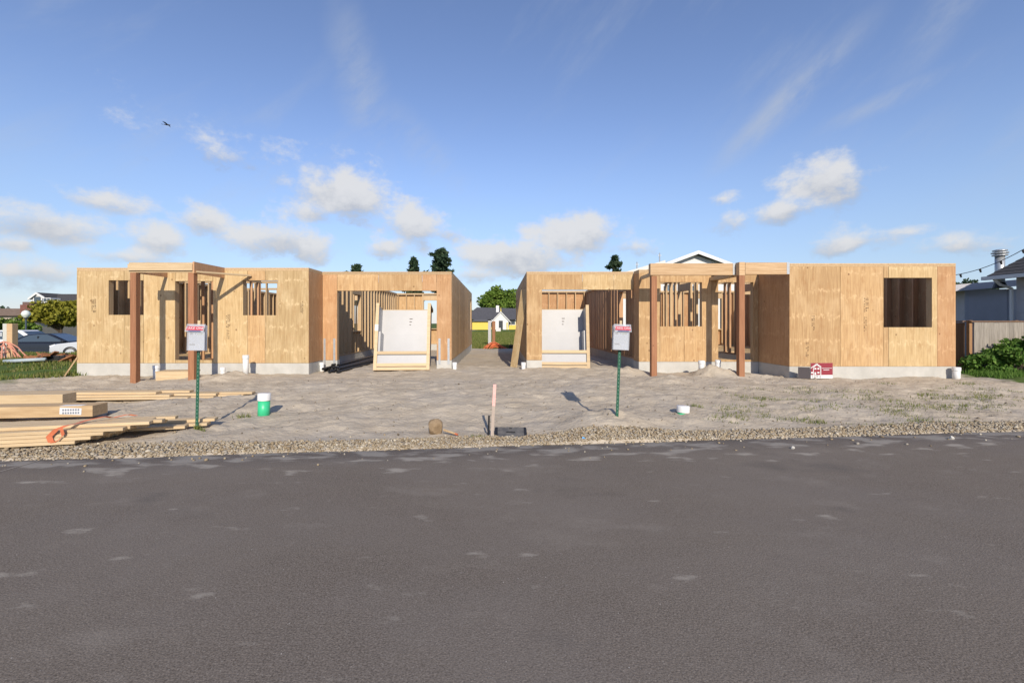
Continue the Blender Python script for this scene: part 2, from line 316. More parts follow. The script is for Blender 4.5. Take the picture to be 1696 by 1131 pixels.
def grass_mask(N, L):
    g = N.new('ShaderNodeNewGeometry'); s = N.new('ShaderNodeSeparateXYZ'); L.new(g.outputs['Position'], s.inputs[0])
    n = N.new('ShaderNodeTexNoise'); n.inputs['Scale'].default_value = .9; n.inputs['Detail'].default_value = 6; L.new(g.outputs['Position'], n.inputs['Vector'])
    def mm(op, a, b):
        k = N.new('ShaderNodeMath'); k.operation = op
        for i, v in enumerate((a, b)):
            if isinstance(v, (int, float)): k.inputs[i].default_value = v
            else: L.new(v, k.inputs[i])
        return k.outputs[0]
    nn = mm('MULTIPLY', mm('SUBTRACT', n.outputs[0], .5), 5.0)
    # grass: behind the houses, and left of a line running past the left house
    a = mm('SUBTRACT', mm('ADD', s.outputs[1], nn), 23.5)
    l = mm('SUBTRACT', mm('ADD', mm('MULTIPLY', s.outputs[0], -1.0), nn), 11.6); l = mm('MINIMUM', l, mm('SUBTRACT', mm('ADD', s.outputs[1], nn), 10.3))
    r = mm('MINIMUM', mm('SUBTRACT', mm('ADD', s.outputs[0], nn), 11.9), mm('SUBTRACT', s.outputs[1], 9.6))
    k = mm('MAXIMUM', mm('MAXIMUM', a, l), r)
    mr = N.new('ShaderNodeMapRange'); mr.inputs[1].default_value = -.3; mr.inputs[2].default_value = .5; L.new(k, mr.inputs[0]); return mr.outputs[0]
gcol = mixin(gm, grass_mask, (.085,.125,.03))
ground = struct(obj('ground', rawmesh('ground', np.stack([X, Y, Z], -1).reshape(-1, 3), fc, gm), None))
ground.data.polygons.foreach_set('use_smooth', [True]*len(ground.data.polygons))
# road sheet: asphalt with dust, pale stains, grit
rm = mat('asphalt', (.082,.068,.056), .95, scale=110, col2=(.225,.192,.164), bump=.003, bscale=120, spec=.08, detail=3)
mixin(rm, noisemask(.5, .42, .75, (1, 1.6, 1), 6, .5), (.18,.16,.147))
mixin(rm, noisemask(.9, .56, .76, (1, 1.9, 1), 8, .5, .68), (.27,.24,.21))
mixin(rm, noisemask(.33, .55, .78, (1, 1.4, 1), 8, .5, .7), (.30,.27,.235))
mixin(rm, noisemask(.45, .60, .72, (1, 1.5, 1), 4, .6), (.075,.069,.067))
mixin(rm, dots(55, .16, .6), (.33,.305,.28))
mixin(rm, dots(9, .035, .9), (.5,.47,.43))
mixin(rm, noisemask(.16, .42, .68, (1, 1.3, 1), 9, .42, .72), (.22,.19,.16))
mixin(rm, noisemask(.24, .57, .70, (1, 1.5, 1), 9, .5, .75), (.062,.054,.048))
def dust(N, L):
    g = N.new('ShaderNodeNewGeometry'); s = N.new('ShaderNodeSeparateXYZ'); L.new(g.outputs['Position'], s.inputs[0])
    a = N.new('ShaderNodeMath'); a.operation = 'MULTIPLY_ADD'; a.inputs[1].default_value = .106; a.inputs[2].default_value = 5.40; L.new(s.outputs[0], a.inputs[0])
    b = N.new('ShaderNodeMath'); b.operation = 'SUBTRACT'; L.new(a.outputs[0], b.inputs[0]); L.new(s.outputs[1], b.inputs[1])
    f = N.new('ShaderNodeMapRange'); f.inputs[1].default_value = 1.0; f.inputs[2].default_value = .05; f.inputs[3].default_value = -.05; f.inputs[4].default_value = .16; L.new(b.outputs[0], f.inputs[0])
    mp = N.new('ShaderNodeVectorMath'); mp.operation = 'MULTIPLY'; mp.inputs[1].default_value = (1.3, 3.2, 1); L.new(g.outputs['Position'], mp.inputs[0])
    n = N.new('ShaderNodeTexNoise'); n.inputs['Scale'].default_value = 1.7; n.inputs['Detail'].default_value = 7; L.new(mp.outputs[0], n.inputs['Vector'])
    c = N.new('ShaderNodeMath'); c.operation = 'ADD'; L.new(f.outputs[0], c.inputs[0]); L.new(n.outputs[0], c.inputs[1])
    r = N.new('ShaderNodeMapRange'); r.inputs[1].default_value = .60; r.inputs[2].default_value = .70; r.inputs[4].default_value = .85; L.new(c.outputs[0], r.inputs[0]); return r.outputs[0]
mixin(rm, dust, (.33,.30,.26))
rx = np.concatenate([[-200, -60, -30], np.arange(-14, 14.1, .25), [30, 60, 200]])
rv = []; rf = []
for i, x in enumerate(rx):
    j = .012*math.sin(x*5.1)+.015*math.sin(x*2.3+1)
    e = float(edge(x))+j
    rv += [(x, e-60, 0), (x, e-3, 0), (x, e-.6, 0), (x, e-.03, 0), (x, e, -.012), (x, e+.01, -.07)]
for i in range(len(rx)-1):
    for k in range(5): a = i*6+k; rf.append((a, a+6, a+7, a+1))
struct(obj('road', rawmesh('road', rv, rf, rm), None))
# seam in the asphalt
sm = MB(); a = P(-30, 790, 735*1.5/256); b = P(78, 759, 735*1.5/225)
a.z = b.z = .004; d = (b-a).normalized(); nrm = Vector((-d.y, d.x, 0))*.012
sm.add([a-nrm, b-nrm, b+nrm, a+nrm], [(0,1,2,3)]); struct(obj('road_seam', sm, mat('seam_dust', (.26,.23,.2), .9, var=.2)))
# gravel verge: every stone real geometry, one object
def gravel():
    n = 21000; x = rng.uniform(-9, 11, n); w = .40+.10*vnoise(x, x*0, .8)+.16*sstep(-1.5, -5, x)+.07*sstep(4, 6, x)
    t = rng.random(n)**1.15; y = edge(x)-.015+t*w+rng.normal(0, .02, n); extra = 420
    x = np.r_[x, rng.uniform(-9, 11, extra)]; y = np.r_[y, edge(x[n:])+rng.normal(.05, .28, extra)]; n += extra
    ph = (1+5**.5)/2
    ic = np.array([(-1,ph,0),(1,ph,0),(-1,-ph,0),(1,-ph,0),(0,-1,ph),(0,1,ph),(0,-1,-ph),(0,1,-ph),(ph,0,-1),(ph,0,1),(-ph,0,-1),(-ph,0,1)])/1.9
    ifc = np.array([(0,11,5),(0,5,1),(0,1,7),(0,7,10),(0,10,11),(1,5,9),(5,11,4),(11,10,2),(10,7,6),(7,1,8),(3,9,4),(3,4,2),(3,2,6),(3,6,8),(3,8,9),(4,9,5),(2,4,11),(6,2,10),(8,6,7),(9,8,1)])
    r = rng.uniform(.006, .017, n)*(1+.5*(rng.random(n) > .93)); 
    V = ic[None]*(1+rng.normal(0, .16, (n, 12, 1)))*r[:, None, None]*rng.uniform(.6, 1.3, (n, 1, 3))
    a = rng.uniform(0, 6.28, n); ca, sa = np.cos(a)[:, None], np.sin(a)[:, None]
    V = np.stack([V[..., 0]*ca-V[..., 1]*sa, V[..., 0]*sa+V[..., 1]*ca, V[..., 2]*.75], -1)
    onroad = y < edge(x)
    z = np.where(onroad, 0, np.maximum(gz(x, y), 0)) + r*.4 + .018*np.sin(np.clip((y-edge(x))/w.mean(), 0, 1)*3.14)*rng.random(n)
    V += np.stack([x, y, z], -1)[:, None, :]
    f = (ifc[None]+np.arange(n)[:, None, None]*12).reshape(-1, 3)
    gmat = bpy.data.materials.new('gravel'); gmat.use_nodes = True; N = gmat.node_tree.nodes; L = gmat.node_tree.links; b = N['Principled BSDF']; b.inputs['Roughness'].default_value = .8
    at = N.new('ShaderNodeNewGeometry'); rp = N.new('ShaderNodeValToRGB'); cr = rp.color_ramp
    cr.elements[0].color = (.20,.15,.09,1); cr.elements[1].color = (.50,.45,.36,1); cr.elements[1].position = 1
    for p, c in ((.25,(.29,.22,.135,1)),(.5,(.33,.27,.18,1)),(.7,(.30,.27,.23,1)),(.88,(.38,.32,.23,1))): e = cr.elements.new(p); e.color = c
    L.new(at.outputs['Random Per Island'], rp.inputs[0]); L.new(rp.outputs[0], b.inputs['Base Color'])
    stuff(obj('gravel_verge', rawmesh('gravel', V.reshape(-1, 3), f, gmat), None), 'band of loose tan gravel along the edge of the asphalt', 'gravel')
gravel()
# grasses
def blades(x, y, h, w, lean=.5, z=None):
    n = len(x); z = gz(x, y) if z is None else z; a = rng.uniform(0, 6.28, n); b = rng.uniform(0, 6.28, n); h = h*rng.uniform(.5, 1.2, n); l = h*lean*rng.random(n)
    dx, dy = np.cos(a)*w/2, np.sin(a)*w/2
    p0 = np.stack([x-dx, y-dy, z-.01], -1); p1 = np.stack([x+dx, y+dy, z-.01], -1); p2 = np.stack([x+np.cos(b)*l, y+np.sin(b)*l, z+h], -1)
    return np.stack([p0, p1, p2], 1).reshape(-1, 3), np.arange(3*n).reshape(-1, 3)
def islandmat(name, cols, rough=.7):
    m = bpy.data.materials.new(name); m.use_nodes = True; N = m.node_tree.nodes; L = m.node_tree.links; b = N['Principled BSDF']; b.inputs['Roughness'].default_value = rough; b.inputs['Specular IOR Level'].default_value = .2
    g = N.new('ShaderNodeNewGeometry'); rp = N.new('ShaderNodeValToRGB'); cr = rp.color_ramp
    cr.elements[0].color = (*cols[0], 1); cr.elements[1].color = (*cols[-1], 1)
    for i, c in enumerate(cols[1:-1]): e = cr.elements.new((i+1)/(len(cols)-1)); e.color = (*c, 1)
    L.new(g.outputs['Random Per Island'], rp.inputs[0]); L.new(rp.outputs[0], b.inputs['Base Color'])
    tr = N.new('ShaderNodeBsdfTranslucent'); L.new(rp.outputs[0], tr.inputs[0]); mx = N.new('ShaderNodeMixShader'); mx.inputs[0].default_value = .3
    o = [q for q in N if q.type == 'OUTPUT_MATERIAL'][0]; L.new(b.outputs[0], mx.inputs[1]); L.new(tr.outputs[0], mx.inputs[2]); L.new(mx.outputs[0], o.inputs[0]); return m
M['grass'] = islandmat('grass_blades', [(.08,.12,.02),(.14,.18,.035),(.20,.21,.06),(.28,.25,.11)])
M['weed'] = islandmat('weed_blades', [(.10,.14,.03),(.17,.20,.05),(.27,.25,.10)])
gx = rng.uniform(-26, -10.9, 70000); gy = rng.uniform(10.4, 27, 70000)
k = (gx < -11.4-.9*vnoise(gx, gy, .8)*2) & (vnoise(gx, gy, .45)+.6*vnoise(gx, gy, 1.7) > -.2) & (gy > 10.9+2*vnoise(gx, gy, .7))
stuff(obj('grass', rawmesh('grass', *blades(gx[k], gy[k], .12, .03), M['grass']), None), 'rough green grass on the lot left of the framed house', 'grass')
gx = rng.uniform(-2.5, 4.5, 45000); gy = 23.5+rng.random(45000)**1.7*55
stuff(obj('lawn', rawmesh('lawn', *blades(gx*(gy/23.5), gy, .14, .05), M['grass']), None), 'green lawn behind the gap between the two framed houses', 'lawn')
# weeds in the sand on the right and a few elsewhere
wx = []; wy = []; wh = []
for i in range(110):
    px = random.uniform(1190, 1700); py = random.choice([random.uniform(636, 702), random.uniform(640, 672)]) if i > 30 else random.uniform(655, 700)
    if i > 135: px = random.uniform(1055, 1200); py = random.uniform(675, 705)
    D = F*1.4/(py-VY); cx = (px-VX)/F*D; big = random.random()**2
    n = int(10+80*big); wx += list(rng.normal(cx, .05+.16*big, n)); wy += list(rng.normal(D, .03+.07*big, n)); wh += list(rng.uniform(.02, .05+.03*big, n))
for (px, py, s) in ((795,718,.07),(895,717,.06),(328,706,.04),(402,686,.08),(1355,690,.08),(1152,672,.06),(1530,655,.1),(1600,640,.14)):
    D = F*1.42/(py-VY); n = 60; wx += list(rng.normal((px-VX)/F*D, s, n)); wy += list(rng.normal(D, s*.5, n)); wh += list(rng.uniform(.04, .09, n))
wx, wy, wh = map(np.array, (wx, wy, wh)); k = wy > edge(wx)+.3
stuff(obj('weeds', rawmesh('weeds', *blades(wx[k], wy[k], wh[k], .012, .9), M['weed']), None), 'sparse low weeds scattered over the bare sand', 'weeds')
# clods and pebbles on the sand
n = 1500; cx = rng.uniform(-9, 11, n); cy = edge(cx)+.5+rng.random(n)**1.3*5
V = []; FF = []
ic = np.array([(1,0,0),(-1,0,0),(0,1,0),(0,-1,0),(0,0,1),(0,0,-1)]); of = np.array([(0,2,4),(2,1,4),(1,3,4),(3,0,4),(2,0,5),(1,2,5),(3,1,5),(0,3,5)])
r = rng.uniform(.004, .014, n)*(1+1.2*(rng.random(n) > .96)); V = ic[None]*r[:, None, None]*rng.uniform(.6, 1.5, (n, 6, 3)); V = V+np.stack([cx, cy, gz(cx, cy)+r*.3], -1)[:, None]
stuff(obj('sand_clods', rawmesh('clods', V.reshape(-1, 3), (of[None]+np.arange(n)[:, None, None]*6).reshape(-1, 3), islandmat('clods', [(.16,.12,.08),(.30,.25,.19),(.45,.4,.33)])), None), 'small clods and pebbles strewn over the sand', 'clods')

# ------------------------------------------------------------------ framed houses
ZF, ZT = .415, 2.955      # underside of sheathing, top of plates
class House:
    def __init__(s, label): s.root = thing('framed_house', label, 'house', (0,0,0)); s.fnd = MB(); s.n = 0
    def bx(s, name, a, b, m, shrink=0):
        c = [(a[i]+b[i])/2 for i in range(3)]; d = [abs(b[i]-a[i])-shrink for i in range(3)]
        return obj(name, boxmesh(d, m), None, s.root, c)
    def wall(s, p0, p1, out, openings=(), seams=(), sheath=True, mats=None, fnd=True, smat='stud', top=True, z0=None, spacing=.406, inner=False):
        """p0,p1: ends on the outer face (axis aligned), out: unit normal pointing out; openings (u0,u1,z0,z1)"""
        z0 = ZF if z0 is None else z0
        p0 = Vector((*p0, 0)); p1 = Vector((*p1, 0)); Ld = (p1-p0).length; U = (p1-p0).normalized(); Nn = Vector((*out, 0))
        T = .012; SD = .14 if not inner else .09
        def q(u, n, z): return p0+U*u+Nn*n+Vector((0,0,z))
        def bar(name, u0, u1, n0, n1, za, zb, m): return s.bx(name, q(u0, n0, za), q(u1, n1, zb), m, .001)
        if sheath:
            cuts = sorted(set([0]+[c for c in seams if .05 < c < Ld-.05]+[Ld]))
            for i in range(len(cuts)-1):
                a, b = cuts[i]+.004, cuts[i+1]-.004
                us = sorted({a, b, *[min(max(o[0], a), b) for o in openings], *[min(max(o[1], a), b) for o in openings]})
                zs = sorted({z0+.004, ZT-.082, *[min(max(o[2], z0+.004), ZT-.082) for o in openings], *[min(max(o[3], z0+.004), ZT-.082) for o in openings]})
                fill = [[not any(o[0]-1e-4 <= (us[k]+us[k+1])/2 <= o[1]+1e-4 and o[2]-1e-4 <= (zs[j]+zs[j+1])/2 <= o[3]+1e-4 for o in openings) for j in range(len(zs)-1)] for k in range(len(us)-1)]
                if not any(any(r) for r in fill): continue
                ctr = q((a+b)/2, 0, (z0+ZT)/2)
                jn = random.uniform(-.0015, .0015); o = None
                def pt(u, n, z): return q(u, n+jn, z)-ctr
                nu, nz = len(us)-1, len(zs)-1
                seen = set(); mk = (mats[i] if mats and i < len(mats) else random.choice(['ply', 'ply', 'ply', 'ply_r', 'ply_y']))
                for k0 in range(nu):
                    for j0 in range(nz):
                        if (k0, j0) in seen or not fill[k0][j0]: continue
                        comp = set(); todo = [(k0, j0)]
                        while todo:
                            k, j = todo.pop()
                            if (k, j) in comp or not (0 <= k < nu and 0 <= j < nz and fill[k][j]): continue
                            comp.add((k, j)); todo += [(k+1, j), (k-1, j), (k, j+1), (k, j-1)]
                        seen |= comp; mb = MB()
                        if max(us[k+1]-us[k] for k, j in comp) < .004: continue
                        for k, j in comp:
                            u0, u1, za, zb = us[k], us[k+1], zs[j], zs[j+1]
                            mb.add([pt(u0,0,za),pt(u1,0,za),pt(u1,0,zb),pt(u0,0,zb)], [(0,1,2,3)]); mb.add([pt(u0,-T,za),pt(u1,-T,za),pt(u1,-T,zb),pt(u0,-T,zb)], [(3,2,1,0)])
                            if (k-1, j) not in comp: mb.add([pt(u0,0,za),pt(u0,0,zb),pt(u0,-T,zb),pt(u0,-T,za)], [(0,1,2,3)])
                            if (k+1, j) not in comp: mb.add([pt(u1,0,za),pt(u1,-T,za),pt(u1,-T,zb),pt(u1,0,zb)], [(0,1,2,3)])
                            if (k, j-1) not in comp: mb.add([pt(u0,0,za),pt(u0,-T,za),pt(u1,-T,za),pt(u1,0,za)], [(0,1,2,3)])
                            if (k, j+1) not in comp: mb.add([pt(u0,0,zb),pt(u1,0,zb),pt(u1,-T,zb),pt(u0,-T,zb)], [(0,1,2,3)])
                        me = bpy.data.meshes.new('sheathing_panel'); me.from_pydata(mb.v, [], mb.f)
                        import bmesh
                        bm = bmesh.new(); bm.from_mesh(me); bmesh.ops.remove_doubles(bm, verts=bm.verts, dist=1e-4); bmesh.ops.recalc_face_normals(bm, faces=bm.faces); bm.to_mesh(me); bm.free()
                        po = obj('sheathing_panel', me, M[mk], s.root, ctr); o = o or po
                # lumber-yard ink stamps
                if b-a > .9 and Nn.y < 0:
                    for kk in range(random.choice([1, 2, 3])):
                        uu = random.uniform(a+.2, b-.2); zz = random.choice([.9, 1.25, 1.5, 1.95, 2.3])+random.uniform(-.1, .1)
                        if any(o2[0]-.1 < uu < o2[1]+.1 and o2[2]-.25 < zz < o2[3]+.25 for o2 in openings): continue
                        st = MB()
                        for r_ in range(random.choice([2, 3])):
                            for cc_ in range(11):
                                if random.random() < .22: continue
                                st.b2(q(uu+r_*.042, .0025, zz-.18+cc_*.033)-ctr, q(uu+r_*.042+random.uniform(.016, .030), .0035, zz-.18+cc_*.033+random.uniform(.010, .020))-ctr)
                        if st.v: obj('ink_stamp', st, M['ink'], o)['kind'] = 'stuff'
        sn = -T-.002 if sheath else 0
        sm_ = M[smat]
        if top:
            bar('top_plate', .002, Ld-.002, -.001 if sheath else 0, sn-SD, ZT-.080, ZT-.042, M['stud']); bar('top_plate', 0, Ld, -.001 if sheath else 0, sn-SD, ZT-.039, ZT, M['stud'])
        doors = sorted([o for o in openings if o[2] < z0+.3]); u = 0
        for dd in doors+[(Ld, Ld, 0, 0)]:
            if dd[0]-u > .05: bar('bottom_plate', u+.001, dd[0]-.001, sn, sn-SD, z0+.002, z0+.04, sm_)
            u = dd[1]
        zb, zt = z0+.042, ZT-.083
        pos = list(np.arange(.02, Ld-.02, spacing))+[Ld-.022]
        for uu in pos:
            o = [o for o in openings if o[0]-.05 < uu < o[1]+.05]
            if not o: bar('stud', uu-.019, uu+.019, sn, sn-SD, zb, zt, sm_)
            elif o[0][2] > z0+.3 and o[0][0] < uu < o[0][1]: bar('cripple_stud', uu-.019, uu+.019, sn, sn-SD, zb, o[0][2]-.042, sm_)
        for o in openings:
            wide = o[1]-o[0] > 2
            for uu in (o[0]-.021, o[1]+.021):
                if .02 < uu < Ld-.02: bar('jack_stud', uu-.019, uu+.019, sn, sn-SD, zb, zt, sm_)
            if o[3] < ZT-.15: bar('header', o[0], o[1], sn-.002, sn-SD+.004, o[3]+.001, min(o[3]+.235, zt), sm_)
            if o[2] > z0+.3: bar('sill_plate', o[0], o[1], sn, sn-SD, o[2]-.04, o[2]-.001, sm_)
        if fnd:
            u = 0
            gaps = [o for o in openings if o[2] < .1]
            for dd in sorted(gaps)+[(Ld, Ld, 0, 0)]:
                if dd[0]-u > .05: s.fnd.b2(q(u, -.008, -.25), q(dd[0], -.20, ZF-.002))
                u = dd[1]
    def finish(s): obj('foundation', s.fnd, M['conc'], s.root)
def seams4(L, off=0): return list(np.arange(1.22-off, L, 1.22))
# ---- left house
HL = House('left plywood-sheathed house frame with porch posts and garage opening')
XL0, XL1, XL2, YL, YG, YB = -11.24, -5.06, -1.35, 11.82, 12.74, 22.3
o = lambda X, x0: X-x0
HL.wall((XL0, YL), (XL1, YL), (0,-1), [(-10.39-XL0, -9.46-XL0, 1.70, 2.62), (-8.62-XL0, -7.61-XL0, .50, 2.60), (-6.81-XL0, -5.88-XL0, 1.69, 2.62)],
        seams=[1.26, 1.78, 2.62, 3.63, 4.55, 5.02], mats=['ply_y','ply_y','ply_y','ply_y','ply_y','ply','ply_y'])
HL.wall((XL1, YL+.001), (XL1, YG-.001), (1,0), mats=['ply_r'])
HL.wall((XL1+.002, YG), (XL2, YG), (0,-1), [(-4.64-XL1, -1.785-XL1, -.5, 2.41)], seams=[.42, 1.61, 2.86, 3.275], mats=['ply_r','ply','ply','ply_r','ply_r'])
HL.wall((XL2, YG+.15), (XL2, YB), (1,0), [(8.2, 9.0, 1.15, 2.6)], seams=seams4(9.5), mats=['ply']*9)
HL.wall((XL2, YB), (XL0, YB), (0,1), [(1.2, 2.4, 1.2, 2.6), (5.6, 7.4, .45, 2.6)], seams=seams4(9.9))
HL.wall((XL0, YB), (XL0, YL+.15), (-1,0), [(3, 4.2, 1.3, 2.6)], seams=seams4(10.4))
# partitions
HL.wall((XL1-.02, YG+.15), (XL1-.02, YB-.2), (1,0), [(2.6, 3.5, 1.2, 2.5)], sheath=False, spacing=.406)
HL.wall((XL0+.2, 15.6), (XL1-.2, 15.6), (0,-1), [(1.3, 2.1, .45, 2.5), (4.2, 5.0, .45, 2.5)], sheath=False, fnd=False, inner=True, smat='stud')
HL.wall((-8.3, 12.1), (-8.3, 15.5), (1,0), [(1.2, 2.0, .45, 2.5)], sheath=False, fnd=False, inner=True, smat='stud_r')
HL.wall((XL0+.2, 18.8), (XL1-.2, 18.8), (0,-1), [(2.3, 3.1, .45, 2.5)], sheath=False, fnd=False, inner=True)
HL.bx('subfloor', (XL0+.22, YL+.22, ZF-.06), (XL1-.22, YB-.22, ZF-.004), M['ply_y'])
# hold-down straps on the garage piers
for xx in (-5.0, -4.72, -1.70, -1.44): HL.bx('steel_strap', (xx-.03, YG-.004, .30), (xx+.03, YG-.001, 1.04), M['galv'])
# porch
YP = 10.65
def post(H, x, y, top, m='post'):
    z = gzf(x, y)-.12; return bevel(H.bx('porch_post', (x-.07, y, z), (x+.07, y+.14, top), M[m]), .006)
pl = [-8.78, -7.39]
for x in pl: post(HL, x, YP, 2.695)
H = HL
H.bx('porch_beam', (-8.90, YP-.01, 2.745), (-7.35, YP+.03, 2.90), M['board'])
H.bx('porch_beam', (-8.90, YP+.035, 2.70), (-7.36, YP+.075, 2.94), M['board'])
H.bx('porch_side_beam', (-8.86, YP+.08, 2.70), (-8.82, YL-.003, 2.88), M['stud_r'])
H.bx('porch_side_beam', (-7.34, YP-.01, 2.68), (-7.30, YL-.003, 2.955), M['stud_r'])
def brace(H, a, b, w=.04, h=.09, m='board', name='porch_brace'):
    a = Vector(a); b = Vector(b); d = b-a; me = MB().box((0,0,0), (d.length, w, h)); e = d.to_track_quat('X', 'Z').to_euler(); return obj(name, me, M[m], H.root, (a+b)/2, e)
brace(H, (-7.30, YP+.05, 2.72), (-6.60, YL-.04, 2.74), h=.04, w=.09)
# door step block
HL.finish()
# ---- right house
HR = House('right plywood-sheathed house frame with recessed porch and garage opening')
XR0, XR1, XR2, XR3 = .80, 3.87, 7.17, 11.27; Y1, Y2, Y3, YRB = 10.94, 12.25, 12.74, 20.6
HR.wall((XR2, Y1), (XR3, Y1), (0,-1), [(9.49-XR2, 10.68-XR2, 1.38, 2.60)], seams=[1.25, 2.31, 2.44, 3.64], mats=['ply','ply','ply','ply_y','ply_r'])
HR.wall((XR2, Y2+.15), (XR2, Y1+.002), (-1,0), seams=[], mats=['ply_r'])
HR.wall((XR1, Y2), (XR2-.002, Y2), (0,-1), [(4.45-XR1, 5.61-XR1, 1.39, 2.61), (6.06-XR1, 7.03-XR1, .47, 2.61)], seams=[.58, 1.25, 2.0], mats=['ply']*5)
HR.wall((XR1, Y3-.001), (XR1, Y2+.002), (-1,0), mats=['ply_r'])
HR.wall((XR0, Y3), (XR1-.002, Y3), (0,-1), [(1.24-XR0, XR1-XR0, -.5, 2.44)], seams=[1.60, 2.50], mats=['ply','ply_y','ply_y'])
HR.wall((XR0, YRB), (XR0, Y3+.15), (-1,0), [(.5, 1.3, 1.2, 2.5)], seams=seams4(7.7))
HR.wall((XR3, YRB), (XR0, YRB), (0,1), [(1, 2.2, 1.2, 2.6), (4.5, 6.2, .45, 2.6)], seams=seams4(10.4), mats=['ply_r']*9)
HR.wall((XR3, Y1+.15), (XR3, YRB), (1,0), [(5, 6.2, 1.2, 2.6)], seams=seams4(9.4), mats=['ply_r']*9, smat='stud_r')
HR.wall((XR1+.14, Y3+.16), (XR1+.14, YRB-.2), (-1,0), [(1.1, 1.9, 1.1, 2.5)], sheath=False, smat='stud_r')
HR.wall((XR1+.3, 15.9), (XR3-.2, 15.9), (0,-1), [(.8, 1.6, .45, 2.5), (4.6, 5.5, .45, 2.5)], sheath=False, fnd=False, inner=True)
HR.wall((5.9, 12.5), (5.9, 15.8), (-1,0), [(1.3, 2.1, .45, 2.5)], sheath=False, fnd=False, inner=True)
HR.wall((8.0, 12.6), (8.0, 15.8), (-1,0), [(1.5, 2.3, .45, 2.5)], sheath=False, fnd=False, inner=True, smat='stud_r')
HR.bx('subfloor', (XR1+.42, Y2+.22, ZF-.06), (XR3-.22, YRB-.22, ZF-.004), M['ply_y'])
post(HR, 3.90, 11.12, 2.66); post(HR, 6.0, Y1, 2.66)
HR.bx('porch_beam', (3.80, 11.11, 2.685), (5.92, 11.25, 2.975), M['beam'])
HR.bx('porch_beam', (6.08, Y1-.002, 2.685), (7.165, Y1+.12, 2.975), M['beam'])
HR.bx('porch_side_beam', (5.93, Y1-.004, 2.66), (6.07, Y2-.003, 2.985), M['beam'])
HR.bx('beam_hanger', (7.10, Y1-.006, 2.69), (7.168, Y1-.003, 2.98), M['galv'])
HR.bx('beam_hanger', (5.86, 11.105, 2.69), (5.925, 11.108, 2.98), M['galv'])
brace(HR, (3.90, 11.27, 2.73), (3.93, Y2-.02, 2.72)); brace(HR, (5.86, 11.2, 2.68), (5.84, Y2-.02, 2.70))
HR.finish()

# ------------------------------------------------------------------ crated tub units leaning in the garage openings
def tub(label, x0, w, y, h, lean, yaw, loc):
    t = thing('tub_surround', label, 'tub surround', loc, (lean, 0, yaw), 'crated tub surrounds')
    dp = .74; R = h-.04
    b = MB(); T = .008
    b.b2((.04, dp-.02, .04), (w-.04, dp-.02+T, R)); obj('back_panel', b, M['fib'], t)
    for s, nm in ((.04, 'side_panel'), (w-.04-T, 'side_panel')):
        obj(nm, MB().b2((s, .05, .04), (s+T, dp-.022, R)), M['fib'], t)
    obj('moulded_ledge', bevel_mesh(MB().b2((.05, dp-.17, .05), (w-.05, dp-.022, 1.12))), M['fib'], t)
    obj('moulded_ledge', bevel_mesh(MB().b2((.05, .12, .05), (.14, dp-.172, 1.12))), M['fib'], t)
    obj('moulded_ledge', bevel_mesh(MB().b2((w-.14, .12, .05), (w-.05, dp-.172, 1.12))), M['fib'], t)
    obj('tub_apron', MB().b2((.05, .055, .04), (w-.05, .075, .47)), M['fib'], t)
    obj('tub_deck', MB().b2((.121, .076, .44), (w-.121, .14, .468)), M['fib'], t)
    for s in (0, w-.09): obj('crate_stile', boxmesh((.09, .04, h), M['board']), None, t, (s+.045, .018, h/2))
    for z in (.045, .15, .49): obj('crate_rail', boxmesh((w-.184, .036, .085), M['board']), None, t, (w/2, .016, z))
    obj('crate_back_rail', boxmesh((w, .04, .09), M['board']), None, t, (w/2, dp+.02, h-.06)); obj('crate_foot', boxmesh((w, .7, .035), M['board']), None, t, (w/2, .40, .015))
    for s in (0, w-.04): obj('crate_top_rail', boxmesh((.038, dp-.06, .06), M['board']), None, t, (s+.02, .04+dp/2, h-.03))
    l = MB().b2((-.004, -.004, 1.12), (.094, -.0015, 1.30)); obj('shipping_label', l, M['paper'], t)
    l = MB()
    for i in range(3): l.b2((w*.55, dp-.0225, h-.32-i*.09), (w*.55+.09-.02*i, dp-.0205, h-.30-i*.09))
    obj('printed_marks', l, M['ink'], t); return t
def bevel_mesh(mb): return mb
tub('white tub surround crated in lumber beside black pipes, leaning in the left garage opening', 0, 1.56, 0, 1.93, math.radians(-12), math.radians(3), (-3.50, 12.35, .17))
tub('white tub surround crated in lumber inside the right garage opening', 0, 1.56, 0, 1.86, math.radians(-7), math.radians(-1), (1.07, 12.78, .17))

# black pipes: each its own thing
pts = [(0,0),(1,0),(2,0),(3,0),(4,0),(.5,1),(1.5,1),(2.5,1),(3.5,1),(1,2),(2,2)]
for i, (a, l) in enumerate(pts):
    y0 = 12.0+random.uniform(-.12, .45)+l*.1; x0 = -4.82+a*.115+random.uniform(-.02, .02); z = gzf(x0, 12.4)+.04+l*.062
    q0 = Vector((x0, y0, z)); q1 = Vector((x0+.42+random.uniform(-.12, .2), y0+5.0, z+.05))
    t = thing('black_pipe', 'black plastic pipe in the loose bundle lying into the left garage', 'pipe', q0, (q1-q0).to_track_quat('Z', 'Y').to_euler(), 'black pipes in the garage opening')
    m = MB().lathe([(.036, 0), (.036, 5.0), (.029, 5.0), (.029, 0), (.036, 0)], n=12); obj('pipe_wall', m.mesh('pipe', True), M['black'], t)

# leaning plywood strip at the right garage
t = Vector((.44, 13.1, gzf(.44, 13.1))); u = Vector((.775, 13.35, 2.5))
ls = obj('plywood_strip', MB().box((0,0,0), (.012, .30, (u-t).length)), M['ply_y'], None, (t+u)/2, (u-t).to_track_quat('Z', 'X').to_euler())
tag(ls, 'tall plywood strip leaning on the side wall of the right garage', 'plywood')

